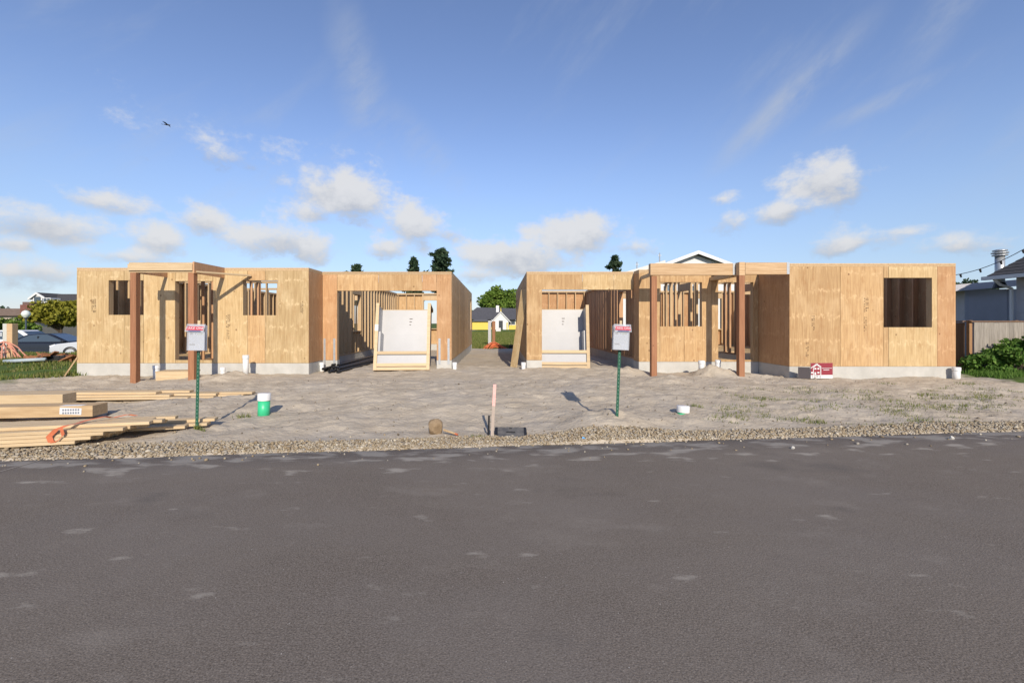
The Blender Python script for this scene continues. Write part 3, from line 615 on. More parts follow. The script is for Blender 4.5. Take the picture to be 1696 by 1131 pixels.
# white pipe stubs
def stub(px, py0, py1, D, label, r=.055, cap=True):
    x = (px-VX)/F*D; z1 = HC+(VY-py0)/F*D; z0 = gzf(x, D)-.1
    t = thing('pipe_stub', label, 'pipe', (x, D, z0)); obj('pipe', MB().cyl((0,0,0), (0,0,z1-z0-.03), r, 16).mesh('p', True), M['pvc'], t)
    obj('cap', MB().lathe([(r*1.12, z1-z0-.09), (r*1.12, z1-z0-.004), (r*1.02, z1-z0), (0, z1-z0)], n=16).mesh('p', True), M['pvc'], t)
stub(259, 605, 625, 11.45, 'short white pipe stub between the two porch posts of the left house', .075)
stub(369, 608, 618, 11.5, 'white pipe stub peeking from the sand mound right of the left porch', .06)
stub(407, 588, 620, 11.35, 'tall white pipe standing before the left house wall under a window', .07)
stub(533, 600, 613, 12.55, 'white pipe stub at the left garage inner corner by black pipes', .06)
stub(753, 600, 612, 12.6, 'white pipe stub at the outer pier of the left garage', .06)
stub(867, 600, 610, 12.55, 'white pipe stub at the left pier of the right garage', .06)
stub(1162, 597, 612, 11.55, 'white capped pipe on the sand heap before the right porch wall', .075)
stub(1189, 596, 610, 11.75, 'shaded pale pipe stub behind the sand heap by the right porch door', .065)
stub(1584, 608, 628, 10.8, 'white pipe stub at the far right corner of the right house', .075)
p = P(1585.5, 569, 22.2)
# green capped cleanout
def cleanout(px, D, h, label, zc):
    x = (px-VX)/F*D; z0 = gzf(x, D)-.08; t = thing('cleanout_pipe', label, 'pipe', (x, D, z0), (.0, .03, 0))
    obj('pipe', MB().cyl((0,0,0), (0,0,h+.08-zc), .088, 24).mesh('p', True), M['green'], t)
    obj('cap', MB().lathe([(.098, h+.08-zc), (.098, h+.07), (.09, h+.08), (0, h+.08)], n=24).mesh('p', True), M['pvc'], t)
cleanout(436.5, 7.0, .345, 'bright green pipe with white cap standing in the sand', .11)
cleanout(1131, 7.04, .105, 'low white pipe cap with green rim half buried in sand', .10)
# wooden step in front of the left door
t = thing('wooden_step', 'rough wooden step block below the left house door opening', 'step', (-8.05, 11.15, gzf(-8.05, 11.15)), (0, 0, .12))
obj('tread', MB().box((0,0,.19), (.82, .42, .035)), M['board'], t); obj('riser', MB().box((0,-.19,.08), (.80, .036, .2)), M['board'], t)
obj('side', MB().box((.38,.02,.08), (.036, .37, .2)), M['board'], t); obj('side', MB().box((-.38,.02,.08), (.036, .37, .2)), M['board'], t)

# ------------------------------------------------------------------ lumber piles
def lumber(px0, name, label, group, L, w, h, loc, yaw, m='board', pitch=0):
    o = obj(name, boxmesh((L, w, h), M[m]), None, None, loc, (0, pitch, yaw)); bevel(o, .003, 1); return tag(o, label, 'lumber', group)
yaw = math.radians(13)
ca, sa = math.cos(yaw), math.sin(yaw)
ends = [[-.75, -.70, -.62, -.55, -.5], [-.6, -.55, -.5, -.42, -.4], [-.48, -.4, -.35, -.3, -.2], [-.28, -.25, -.2, -.15, .0], [-.22, -.05, .05, -.1, .12]]
base = Vector((-4.32, 5.49, 0))
for l in range(5):
    for r_ in range(5):
        if l == 4 and r_ == 0: continue
        e = ends[l][r_]; Lb = 4.2; cx = e-Lb/2; cy = r_*.093+.012*l+random.uniform(-.004, .004); x = base.x+cx*ca-cy*sa; y = base.y+cx*sa+cy*ca
        lumber(0, 'framing_board', 'pale sawn board in the '+['bottom','second lowest','middle','second highest','top'][l]+' layer of the strapped stack', 'boards in the strapped stack', Lb, .089, .038, (x, y, .075+l*.0405), yaw+random.uniform(-.002, .002))
for (e, dy, z) in ((.42, .62, .06), (.20, .50, .06), (.48, .72, .10)):
    cx = e-2; x = base.x+cx*ca-dy*sa; y = base.y+cx*sa+dy*ca
    lumber(0, 'framing_board', 'loose board jutting out behind the strapped lumber stack', 'loose boards behind the strapped stack', 4, .14, .038, (x, y, z+.03), yaw+.01)
# orange strap on the stack
sp = MB(); w = .02
def bw(cx, cy, z): return Vector((base.x+cx*ca-cy*sa, base.y+cx*sa+cy*ca, z))
loop = [bw(-.98, -.052, .09), bw(-1.0, -.055, .16), bw(-.93, -.055, .24), bw(-.86, .0, .272), bw(-.80, .08, .275), bw(-.78, .2, .285), bw(-.62, .28, .31), bw(-.58, .35, .276), bw(-.44, .42, .30), bw(-.36, .44, .275)]
for a, b in zip(loop[:-1], loop[1:]):
    sd = Vector((.028, .01, 0)); sp.add([a-sd, b-sd, b+sd, a+sd], [(0,1,2,3)])
lp2 = [bw(-.98, -.055, .09), bw(-.92, -.06, .10), bw(-.86, -.056, .17), bw(-.88, -.054, .25)]
for a, b in zip(lp2[:-1], lp2[1:]): sd = Vector((.018, .0, .012)); sp.add([a-sd, b-sd, b+sd, a+sd], [(0,1,2,3)])
tag(obj('strap', sp, M['orange']), 'loose orange binding strap lying over the lumber stack', 'strap')
# heavy timbers
yt = math.radians(6)
def tim(xe, ye, z, L, w, h, label, m):
    o = obj('timber', boxmesh((L, w, h), M[m]), None, None, (xe-L/2*math.cos(yt), ye-L/2*math.sin(yt), z+h/2), (0, 0, yt)); bevel(o, .004); return tag(o, label, 'timber')
t2 = tim(-6.15, 6.85, .08, 4, .30, .165, 'thick brown timber with a white wrapped label near its end', 'timber')
tim(-7.30, 7.55, .13, 4, .28, .17, 'thick pale timber behind the brown timber with the label', 'board')
lb = MB(); lb.box((2.0-.30, -.1525, .005), (.30, .003, .10), (0, 0.06, 0)); lb.box((2.0-.30, -.10, .084), (.30, .1, .003)); lo = obj('label', lb, M['paper'], t2)
tx = MB()
for i in range(7):
    for j in range(2): tx.box((1.60+i*.035, -.1555, .025-j*.045), (.022, .002, .028), (0,.06,0))
obj('label_print', tx, mat('grey_print', (.18,.2,.24), .7), lo)
# long boards pile
y3 = math.radians(3)
for i, (xe, dy, z) in enumerate([(-5.75,0,.0),(-5.35,.15,.0),(-4.9,.3,.0),(-5.1,.45,.0),(-6.1,.05,.041),(-5.35,.2,.041),(-4.75,.36,.041),(-6.4,.12,.082),(-5.9,.28,.082)]):
    x, y = xe, 8.25+dy; L = 3.9; zz = .10
    lumber(0, 'long_board', 'pale board in the '+('bottom' if z < .02 else 'middle' if z < .06 else 'top')+' layer of the low spread pile', 'boards in the low spread pile', L, .14, .038, (x-L/2, y-L/2*math.sin(y3), zz+z), y3+random.uniform(-.012, .012))

# ------------------------------------------------------------------ flyer-box signposts
def textmesh(s, size, ext=.0008):
    cu = bpy.data.curves.new('t', 'FONT'); cu.body = s; cu.size = size; cu.extrude = ext; cu.align_x = 'CENTER'; cu.align_y = 'CENTER'; cu.resolution_u = 3
    o = bpy.data.objects.new('t', cu); C.objects.link(o); dg = bpy.context.evaluated_depsgraph_get(); me = bpy.data.meshes.new_from_object(o.evaluated_get(dg)); bpy.data.objects.remove(o); me.materials.clear(); return me
def flyer(px, py, D, lean, yaw, label, flapdx):
    x = (px-VX)/F*D; z0 = gzf(x, D); H = HC+(VY-573)/F*D-z0
    t = thing('flyer_post', label, 'sign', (x, D, z0), (0, lean, yaw))
    t.scale = (.9, .9, .95)
    p = MB(); p.b2((-.022, -.004, -.3), (.022, 0, H+.30)); p.b2((-.004, 0, -.3), (.004, .032, H+.1))
    bp = obj('steel_post', p, M['tpost'], t); s = MB()
    for i in range(int(H/.055)): s.box((0, -.0055, .05+i*.055), (.012, .003, .02))
    obj('post_studs', s, mat('worn_studs', (.12,.22,.17), .5), bp)
    obj('wooden_stake', MB().b2((-.018, -.012, H+.18), (.018, -.0055, H+.43)), M['board'], t)
    bx = MB(); W_, Dp, Hb = .25, .07, .36
    for a, b in (((-W_/2, -.016, H), (W_/2, -.013, H+Hb)), ((-W_/2, -.016-Dp, H), (-W_/2+.003, -.016, H+Hb)), ((W_/2-.003, -.016-Dp, H), (W_/2, -.016, H+Hb)), ((-W_/2, -.016-Dp, H-.003), (W_/2, -.016, H)), ((-W_/2+.003, -.016-Dp, H), (W_/2-.003, -.013-Dp, H+.26))): bx.b2(a, b)
    obj('clear_box', bx, M['clear'], t)
    pa = obj('flyer_stack', MB().b2((-.108, -.072, H+.005), (.108, -.045, H+.275)), M['paper'], t); y = -.0735
    pr = MB(); pr.b2((-.09, y, H+.225), (-.05, y+.001, H+.25)); pr.b2((-.02, y, H+.232), (-.005, y+.001, H+.246)); pr.b2((-.095, y, H+.075), (-.02, y+.001, H+.092)); obj('flyer_print', pr, M['ink'], pa)
    pr = MB(); pr.b2((.01, y, H+.226), (.09, y+.001, H+.246)); obj('flyer_photo', pr, mat('flyer_photo', (.35,.38,.25), .6, var=.4, scale=40), pa)
    pr = MB()
    for i in range(7): pr.b2((-.095, y, H+.20-i*.016), (.05+random.uniform(-.03, .045), y+.0006, H+.2035-i*.016))
    obj('flyer_text', pr, mat('pale_print', (.5,.5,.52), .7), pa)
    # raised lid with the printed strip
    lid = obj('lid', MB().b2((-.13, -.003, -.13), (.13, 0, .0)), M['clear'], t, (flapdx, -.035, H+.375), (math.radians(-32), 0, 0))
    obj('lid_strip', MB().b2((-.118, -.006, -.105), (.118, -.0035, -.04)), M['red'], lid)
    me = textmesh('TAKE ONE', .052); o = obj('lid_lettering', me, M['white'], lid, (0, -.0075, -.072), (math.radians(90), 0, 0)); 
    obj('lid_underline', MB().b2((-.08, -.006, -.125), (.09, -.0035, -.112)), mat('blue_print', (.06,.06,.2), .6), lid)
flyer(326, 704, 6.1, math.radians(1.2), math.radians(8), 'green steel post with clear flyer box beside the strapped lumber', -.02)
flyer(1022, 680, 6.25, math.radians(2.2), math.radians(-3), 'green steel post with clear flyer box on the sandy mound', .02)

# LOT 6 yard sign
x = (1361-VX)/F*10.6; t = thing('lot_sign', 'maroon and white lot sign with house emblem leaning at the foundation', 'sign', (x, 10.6, gzf(x, 10.6)), (0, 0, math.radians(4)))
z0 = .03; W_, Hs = .55, .37
pn = obj('sign_panel', MB().b2((-W_/2, 0, z0), (W_/2, .012, z0+Hs)), M['white'], t)
obj('maroon_field', MB().b2((-W_/2, -.003, z0+.085), (W_/2, -.0005, z0+Hs)), M['sign'], pn)
em = MB(); y = -.006
def seg(a, b, wd=.018):
    a = Vector((a[0], y, z0+a[1])); b = Vector((b[0], y, z0+b[1])); d = (b-a); em.box((a+b)/2, (d.length+wd*.6, .003, wd), Matrix.Rotation(-math.atan2(d.z, d.x), 3, 'Y'))
seg((-.27, .255), (-.13, .35)); seg((-.13, .35), (-.03, .285)); seg((-.03, .285), (-.03, .09), .02); seg((-.215, .25), (-.215, .09), .016); seg((-.215, .265), (-.13, .325), .014); seg((-.13, .325), (-.045, .265), .014)
for cx, cz in ((-.168, .235), (-.09, .235), (-.09, .14), (-.25, .14)): em.box((cx, y, z0+cz), (.05, .003, .036))
em.box((-.168, y, z0+.12), (.04, .003, .06)); obj('house_emblem', em, M['white'], pn)
me = textmesh('LOT 6', .082); obj('lettering', me, mat('grey_lettering', (.22,.2,.22), .6), pn, (-.13, -.003, z0+.042), (math.radians(90), 0, 0))
ln = MB()
for i in range(14): ln.box((.005+i*.0185, y, z0+.245), (.012, .002, .014))
for i in range(8): ln.box((.045+i*.0185, y, z0+.205), (.014, .002, .018))
obj('small_print', ln, M['white'], pn)
for sx in (-.2, .2): obj('wire_stake', MB().cyl((sx, .018, -.15), (sx, .018, z0+.2), .004, 6), M['galv'], t)
obj('dark_panel', MB().box((-.39, .07, z0+.13), (.24, .01, .27), (0, 0, math.radians(-28))), mat('near_black', (.07,.06,.065), .7), t)  # near-black slab set at an angle beside the sign's left edge

# ------------------------------------------------------------------ small things by the road
x = (815-VX)/F*5.78; z = gzf(x, 5.78)
t = thing('survey_stake', 'thin wooden survey stake with faded pink top beside the meter box', 'stake', (x, 5.78, z), (0, math.radians(3), 0))
obj('shaft', MB().b2((-.02, -.01, -.15), (.02, .01, .40)), mat('grey_wood', (.40,.33,.28), .8, var=.15, stretch=(6,6,.6)), t); obj('painted_top', MB().b2((-.0195, -.0098, .401), (.0195, .0098, .68)), M['pink'], t)
tag(obj('conduit_stub', MB().cyl((0,0,-.1), (.01,0,.27), .012, 8), M['black'], None, (x-.05, 5.80, z)), 'thin black conduit stub standing against the pink-topped stake', 'conduit')
x = (846-VX)/F*5.85; z = gzf(x, 5.85)
t = thing('meter_box', 'black plastic utility box lid tilted in the sand by the gravel', 'utility box', (x, 5.86, z+.045), (math.radians(21), 0, 0))
bevel(obj('rim', MB().b2((-.215, -.15, -.10), (.215, .15, .0)), M['black'], t), .02); l = bevel(obj('lid', MB().b2((-.175, -.12, .001), (.175, .12, .012)), mat('dusty_black', (.06,.06,.065), .7, col2=(.15,.14,.13), scale=14), t), .008)
obj('handle_slot', MB().b2((-.06, -.01, .0125), (.06, .012, .014)), M['dark'], l); obj('lid_mark', MB().b2((-.02, .075, .0125), (.02, .095, .0145)), M['dark'], l)
# burlap-brown rock with a stick
def rock(name, c, r, m, label, cat, seed, sq=(1,1,1)):
    import bmesh
    bm = bmesh.new(); bmesh.ops.create_icosphere(bm, subdivisions=3, radius=1); q = random.Random(seed); ax = [Vector((q.gauss(0,1), q.gauss(0,1), q.gauss(0,1))).normalized() for _ in range(9)]; ds = [q.uniform(.62, .9) for _ in ax]
    for v in bm.verts:
        for a, d in zip(ax, ds):
            k = v.co.dot(a)
            if k > d: v.co -= a*(k-d)*.85
        v.co += v.co.normalized()*q.uniform(-.015, .015); v.co = Vector((v.co.x*r*sq[0], v.co.y*r*sq[1], v.co.z*r*sq[2]))
    me = bpy.data.meshes.new(name); bm.to_mesh(me); bm.free(); return tag(obj(name, me, m, None, c), label, cat)
x = (721-VX)/F*5.9; rock('rock', (x, 5.9, gzf(x, 5.9)+.085), .125, mat('tan_rock', (.19,.13,.075), .9, col2=(.29,.21,.13), scale=14, bump=.01), 'lumpy tan rock at the gravel edge', 'rock', 3, (.9, .8, .95))
a = P(735, 716, 5.85); b = P(758, 724, 5.75); a.z = gzf(a.x, a.y)+.06; b.z = gzf(b.x, b.y)+.025
t = thing('wooden_stick', 'short grey stick with orange tip beside the tan rock', 'stick', a, (b-a).to_track_quat('Z', 'Y').to_euler()); Ls = (b-a).length
obj('shaft', MB().cyl((0,0,0), (0,0,Ls*.82), .014, 8), M['timber'], t); obj('tip', MB().cyl((0,0,Ls*.82), (0,0,Ls), .014, 8), M['orange'], t)
for (px, py, c, lab) in ((967, 706, (.15,.4,.7), 'scrap of light blue plastic lying on the sand'), (968, 716, (.75,.3,.12), 'tiny scrap of orange plastic lying on the sand')):
    D = F*1.3/(py-VY); x = (px-VX)/F*D; tag(obj('plastic_scrap', MB().add([(-.025,0,.012),(.02,-.015,.02),(.03,.02,.01),(-.01,.03,.03)], [(0,1,2,3)]), mat('scrap', c, .5), None, (x, D, gzf(x, D))), lab, 'scrap')
for (px, py, r) in ((1576, 727, .028), (1313, 743, .022)):
    D = F*1.5/(py-VY); x = (px-VX)/F*D; rock('stone', (x, D, r*.5), r, mat('pale_stone', (.5,.48,.44), .8, var=.1), 'pale stone lying alone on the asphalt, the larger of two' if r > .025 else 'small pale stone lying alone on the asphalt', 'stone', int(px))

# ------------------------------------------------------------------ trees
def leaves(n, shape, size, aspect=1.6):
    """n leaf quads at points from shape()"""
    p = shape(n); n = len(p); a = rng.normal(size=(n, 3)); a /= np.linalg.norm(a, axis=1)[:, None]; b = rng.normal(size=(n, 3)); b -= a*(a*b).sum(1)[:, None]; b /= np.linalg.norm(b, axis=1)[:, None]
    s = size*rng.uniform(.6, 1.3, (n, 1)); a = a*s*aspect/2; b = b*s/2
    return np.stack([p-a, p+b, p+a, p-b], 1).reshape(-1, 3), np.arange(4*n).reshape(-1, 4)
def clumps(centers, radii):
    def f(n):
        k = rng.integers(0, len(centers), n); d = rng.normal(size=(n, 3)); d /= np.linalg.norm(d, axis=1)[:, None]; r = rng.random(n)**.45
        return np.asarray(centers)[k]+d*(r*np.asarray(radii)[k])[:, None]*np.array([1, 1, .75])
    return f
def trunk_mb(h, r, limbs, seed, spread=.5, top=.9):
    q = random.Random(seed); m = MB(); m.cyl((0,0,-.3), (0,0,h), r, 9, r*.6)
    for i in range(limbs):
        a = q.uniform(0, 6.28); z = h*q.uniform(.6, 1); e = Vector((math.cos(a)*spread*q.uniform(.5, 1), math.sin(a)*spread*q.uniform(.5, 1), z+spread*top*q.uniform(.4, 1))); mid = Vector((e.x*.45, e.y*.45, z+(e.z-z)*.6))
        m.cyl((0,0,z-.1), mid, r*.45, 6, r*.3); m.cyl(mid, e, r*.3, 6, r*.08)
    return m
M['bark'] = mat('bark', (.09,.065,.045), .9, var=.3, scale=8)
def broadleaf(name, label, loc, h, rad, hz, n, size, m, seed, cl=45):
    q = np.random.default_rng(seed); t = thing(name, label, 'tree', loc); obj('trunk', trunk_mb(h*.5, rad*.06, 12, seed, rad*.8), M['bark'], t)
    d = q.normal(size=(cl, 3)); d /= np.linalg.norm(d, axis=1)[:, None]; cc = d*np.array([rad, rad, hz])*(q.random((cl, 1))**.4)*.82+np.array([0, 0, h-hz]); 
    obj('crown', rawmesh('crown', *leaves(n, clumps(cc, q.uniform(.16, .32, cl)*rad), size), m), None, t); return t
def conifer(name, label, loc, h, rad, n, m, seed, open_=0, size=.26, p=.42):
    q = np.random.default_rng(seed); t = thing(name, label, 'tree', loc); tr = MB().cyl((0,0,-.3), (0,0,h*.99), h*.018, 8, .02); cs = []; rs = []
    for i in range(n):
        z = h*(.45+.55*q.random()**.8); f = (1-z/h)**p*.95+.03; a = q.uniform(0, 6.28); R = rad*f*q.uniform(.55, 1.1)*(1 if open_ == 0 else q.choice([.5, 1.15]))
        e = Vector((math.cos(a)*R, math.sin(a)*R, z+R*q.uniform(-.1, .3))); tr.cyl((0,0,z), e, .05, 5, .015)
        for k in np.linspace(.4, 1, 4): cs.append(tuple(Vector((0,0,z)).lerp(e, k))); rs.append(.075*rad*(1.1-.4*k)+.07)
    obj('trunk', tr, M['bark'], t); obj('crown', rawmesh('crown', *leaves(n*38, clumps(cs, rs), size, 2.8), m), None, t); return t
M['leaf_g'] = islandmat('green_leaves', [(.07,.13,.02),(.13,.21,.03),(.21,.29,.06)])
M['leaf_y'] = islandmat('yellow_green_leaves', [(.13,.13,.015),(.25,.24,.025),(.36,.34,.06)])
M['leaf_d'] = islandmat('dark_needles', [(.022,.05,.028),(.045,.08,.042),(.08,.115,.06)])
M['leaf_i'] = islandmat('ivy_leaves', [(.05,.12,.02),(.10,.20,.03),(.19,.29,.07)])
def gp(px, D): x = (px-VX)/F*D; return (x, D, gzf(x, D))
broadleaf('broadleaf_tree', 'large rounded green tree behind the yellow house', gp(829, 125), 11.6, 7.8, 4.6, 26000, .5, M['leaf_g'], 5, 70)
broadleaf('broadleaf_tree', 'yellow-green spreading tree behind the parked cars', gp(101, 38), 4.05, 2.3, 1.2, 9000, .22, M['leaf_y'], 6, 60)
broadleaf('broadleaf_tree', 'dark green shrubby tree beside the street lamp', gp(12, 46), 2.9, 2.6, 1.5, 7000, .2, M['leaf_g'], 8, 40)
broadleaf('broadleaf_tree', 'hazy green tree far behind the brown-roofed house', gp(14, 95), 5.2, 5.5, 2.2, 6000, .4, M['leaf_d'], 9, 40)
broadleaf('broadleaf_tree', 'low green tree at the left edge of the yellow house lawn', gp(783, 118), 5.2, 3.0, 2.2, 5000, .4, M['leaf_g'], 10, 30)
conifer('conifer_tree', 'tallest dark conifer above the left garage roofline', gp(730, 62), 11.7, 4.4, 110, M['leaf_d'], 11, 1, p=.55)
conifer('conifer_tree', 'slim pointed conifer left of the tallest conifer', gp(685, 70), 12.4, 3.4, 110, M['leaf_d'], 12, p=.85)
conifer('conifer_tree', 'twin-topped dark pine above the left garage header', gp(590, 60), 9.8, 3.4, 80, M['leaf_d'], 13, 1, p=.5)
conifer('conifer_tree', 'sparse dark conifer above the right garage header', gp(1018, 58), 10.0, 3.4, 60, M['leaf_d'], 14, 1, p=.7)
broadleaf('broadleaf_tree', 'distant dark tree behind the grey neighbour annex', gp(1608, 48), 6.2, 2.4, 1.6, 5000, .22, M['leaf_d'], 15, 30)
# ivy bush at right
q = np.random.default_rng(4); t = thing('ivy_bush', 'bright green leafy bush overgrowing the weathered fence', 'bush', (14.3, 11.7, gzf(14.3, 11.7)))
cc = np.stack([q.uniform(-1.5, 1.9, 80), q.uniform(-.35, .5, 80), q.uniform(.05, 1.15, 80)], -1); cc[:, 2] *= .28+.77*sstep(-1.5, .5, cc[:, 0])
obj('foliage', rawmesh('ivy', *leaves(17000, clumps(cc, q.uniform(.10, .28, 80)), .07, 1.4), M['leaf_i']), None, t)
st = MB()
for i in range(30): a = q.uniform(-.9, 1.7); st.cyl((a, 0, 0), (a+q.uniform(-.2, .2), q.uniform(-.3, .3), q.uniform(.3, .7)), .008, 5)
obj('stems', st, M['bark'], t)
bx_, by_ = rng.uniform(12.3, 17, 4000), rng.uniform(10.9, 11.9, 4000)
stuff(obj('fence_grass', rawmesh('fg', *blades(bx_, by_, .16, .014, .6), M['leaf_i']), None), 'tall bright grass at the foot of the fence', 'grass')

# ------------------------------------------------------------------ right neighbour: fence, annex, main house
fm = mat('weathered_cedar', (.19,.17,.145), .85, stretch=(9,9,.6), scale=4, col2=(.34,.305,.265), rand=.15); fd = mat('brown_fence', (.16,.10,.065), .85, stretch=(9,9,.6), scale=4, var=.2, rand=.1)
fx, fy = 13.27, 12.5; z = gzf(fx, fy)
t = thing('board_fence', 'weathered vertical board fence between the right house and the grey neighbour', 'fence', (fx, fy, z))
for i in range(11): obj('fence_board', boxmesh((.136, .02, 1.36), fm), None, t, (.16+i*.14, -.02, .70+random.uniform(-.01, .01)))
for xx in (0, 1.30): bevel(obj('fence_post', boxmesh((.09, .09, 1.48), mat('fence_post_wood', (.30,.17,.085), .8, var=.15, stretch=(8,8,.6))), None, t, (xx+.05, .06, .70)), .006)
obj('top_rail', boxmesh((1.7, .09, .04), fd), None, t, (.85, 0, 1.41)); obj('rail', boxmesh((1.6, .04, .09), fd), None, t, (.85, .022, .3))
for i in range(40): obj('fence_board', boxmesh((.02, .136, 1.36), fd), None, t, (-.01, .2+i*.14, .70+random.uniform(-.01, .01)))
obj('top_rail', boxmesh((.09, 5.6, .04), fd), None, t, (0, 2.95, 1.41))
gw = mat('grey_siding', (.46,.45,.48), .75, var=.06, scale=3); rf = mat('dark_shingles', (.06,.058,.06), .9, var=.35, scale=14, stretch=(1,1,1)); tr = mat('grey_trim', (.42,.42,.46), .6, var=.05)
t = thing('neighbour_annex', 'grey flat-roofed annex with pale fascia behind the board fence', 'building', (18.9, 18.0, 0))
obj('wall', MB().b2((0, 0, 0), (4.2, 3.5, 2.85)), gw, t); obj('corner_trim', MB().b2((-.02, -.02, 0), (.14, -.002, 2.85)), tr, t); obj('batten', MB().b2((1.75, -.02, 0), (1.82, -.002, 2.85)), tr, t)
m = MB(); m.add([(-.75,-.35,2.74),(2.2,-.35,2.98),(2.2,-.35,3.24),(-.75,-.35,3.0),(-.75,3.9,2.74),(2.2,3.9,2.98),(2.2,3.9,3.24),(-.75,3.9,3.0)], [(0,1,2,3),(4,7,6,5),(0,3,7,4),(1,5,6,2),(3,2,6,7),(0,4,5,1)]); obj('roof_fascia', m, tr, t)
t = thing('neighbour_house', 'grey shingle-sided house with dark roof and white gutter beside the fence', 'house', (16.7, 15.2, 0))
obj('wall', MB().b2((.62, -6, 0), (6, -.35, 3.0)), gw, t)
for r_ in range(7):
    for c_ in range(5): obj('siding_shingle', boxmesh((.02, .36+.02*(c_ % 2), .40), gw), None, t, (.60-.004*(r_ % 2), -.56-c_*.39-(r_ % 2)*.12, .35+r_*.42), (0, math.radians(-2.5), 0))
for c_ in range(4): obj('siding_shingle', boxmesh((.40, .02, 2.4), gw), None, t, (.85+c_*.42, -.338, 1.6))
m = MB(); m.add([(0,-7,3.05),(0,0,3.05),(4,0,5.13),(4,-7,5.13),(0,-7,2.95),(0,0,2.95),(4,0,5.03),(4,-7,5.03),(8,0,3.05),(8,-7,3.05)], [(0,3,2,1),(4,5,6,7),(1,2,6,5),(0,1,5,4),(2,3,9,8)]); obj('roof', m, rf, t)
for i in range(16):
    x_ = .04+i*.245; obj('shingle_course', MB().add([(x_,-7,3.055+.52*x_+.022),(x_,.02,3.055+.52*x_+.022),(x_+.26,.02,3.055+.52*(x_+.26)+.004),(x_+.26,-7,3.055+.52*(x_+.26)+.004),(x_,-7,3.05+.52*x_),(x_,.02,3.05+.52*x_)], [(0,1,2,3),(4,5,1,0)]), rf, t)
obj('gutter', MB().b2((-.13, -7, 2.94), (-.004, .05, 3.06)), M['white'], t)
obj('downpipe', MB().path([(-.06,-.3,2.94),(.15,-.3,2.76),(.52,-.3,2.64),(.52,-.3,.1)], .045, 8), M['white'], t)
fl = thing('metal_flue', 'galvanised metal flue with ringed cap above the neighbour roof', 'flue', P(1656, 462, 15.4))
m = MB().cyl((0,0,-.3), (0,0,.78), .125, 16).mesh('f', True); obj('pipe', m, M['galv'], fl)
for zz, r_ in ((.80, .2), (.88, .22), (.96, .19)): obj('cap_ring', MB().lathe([(0, zz), (r_, zz), (r_, zz+.035), (.1, zz+.06), (0, zz+.06)], n=18), M['galv'], fl)
obj('roof_flashing', MB().cyl((0,0,-.32), (0,0,-.12), .2, 16, .135), M['black'], fl)
a = P(1560, 458, 15); b = P(1720, 398, 13); t = thing('string_lights', 'drooping cable of small string lights beside the metal flue', 'string lights', a)
pp = [a.lerp(b, k)-Vector((0,0,.22*4*k*(1-k))) for k in np.linspace(0, 1, 15)]; obj('cable', MB().path([p_-a for p_ in pp], .011, 5), M['black'], t)
for i in (3, 6, 9, 12): obj('bulb', MB().cyl(pp[i]-a+Vector((0,0,-.01)), pp[i]-a+Vector((.03,0,-.11)), .03, 8, .02), M['black'], t)
t = thing('blue_building', 'blue-walled building glimpsed behind the board fence', 'building', (24.2, 24, 0)); obj('wall', MB().b2((0,0,0), (6, 4, 2.2)), mat('blue_wall', (.05,.24,.42), .7, var=.08), t)
m = MB().prism([(-.4, 2.2), (6.4, 2.2), (3, 3.3)], -.3, 4.3); obj('roof', m, mat('pale_roof', (.45,.46,.45), .7, var=.1), t)

# ------------------------------------------------------------------ white house behind the right frame
t = thing('white_house', 'white gabled two-storey house behind the right framed house', 'house', (0, 0, 0)); D = 34
wp = lambda px, py, d=D: P(px, py, d)
c = wp(1152, 417); hw = 4.6; zE = 5.2
obj('wall', MB().prism([(c.x-hw, -.2), (c.x+hw, -.2), (c.x+hw, zE), (c.x, c.z-.25), (c.x-hw, zE)], D, D+10), M['white'], t)
sl_ = (c.z-zE)/(hw)
for s in (-1, 1):
    m = MB(); e = Vector((c.x+s*(hw+.5), 0, c.z-sl_*(hw+.5))); n_ = .16
    m.add([(c.x, D-.5, c.z), (e.x, D-.5, e.z), (e.x, D+10.5, e.z), (c.x, D+10.5, c.z), (c.x, D-.5, c.z-n_), (e.x, D-.5, e.z-n_), (e.x, D+10.5, e.z-n_), (c.x, D+10.5, c.z-n_)], [(0,1,2,3),(4,7,6,5),(0,4,5,1),(2,6,7,3),(1,5,6,2)])
    r_ = obj('roof_slope', m, rf, t); f = MB(); f.add([(c.x, D-.53, c.z+.02), (e.x, D-.53, e.z+.02), (e.x, D-.53, e.z-.24), (c.x, D-.53, c.z-.24), (c.x, D-.505, c.z+.02), (e.x, D-.505, e.z+.02), (e.x, D-.505, e.z-.24), (c.x, D-.505, c.z-.24)], [(0,1,2,3),(4,7,6,5),(0,4,5,1),(2,6,7,3),(1,5,6,2)]); obj('rake_board', f, M['white'], r_)
a = wp(1102, 431, 33.4); b = wp(1000, 461, 33.4)
m = MB(); m.add([(a.x, 33.4, a.z), (b.x, 33.4, b.z), (b.x, 33.4, b.z-.3), (a.x, 33.4, a.z-.3), (a.x, 40, a.z), (b.x, 40, b.z), (b.x, 40, b.z-.3), (a.x, 40, a.z-.3)], [(0,1,2,3),(4,7,6,5),(0,4,5,1),(2,6,7,3),(1,5,6,2),(0,3,7,4)]); obj('lower_roof', m, mat('pale_fascia', (.62,.6,.56), .7, var=.05), t)
obj('wing_wall', MB().prism([(b.x+.3, -.2), (a.x, -.2), (a.x, a.z-.32), (b.x+.3, b.z-.25)], 33.9, 39), M['white'], t)
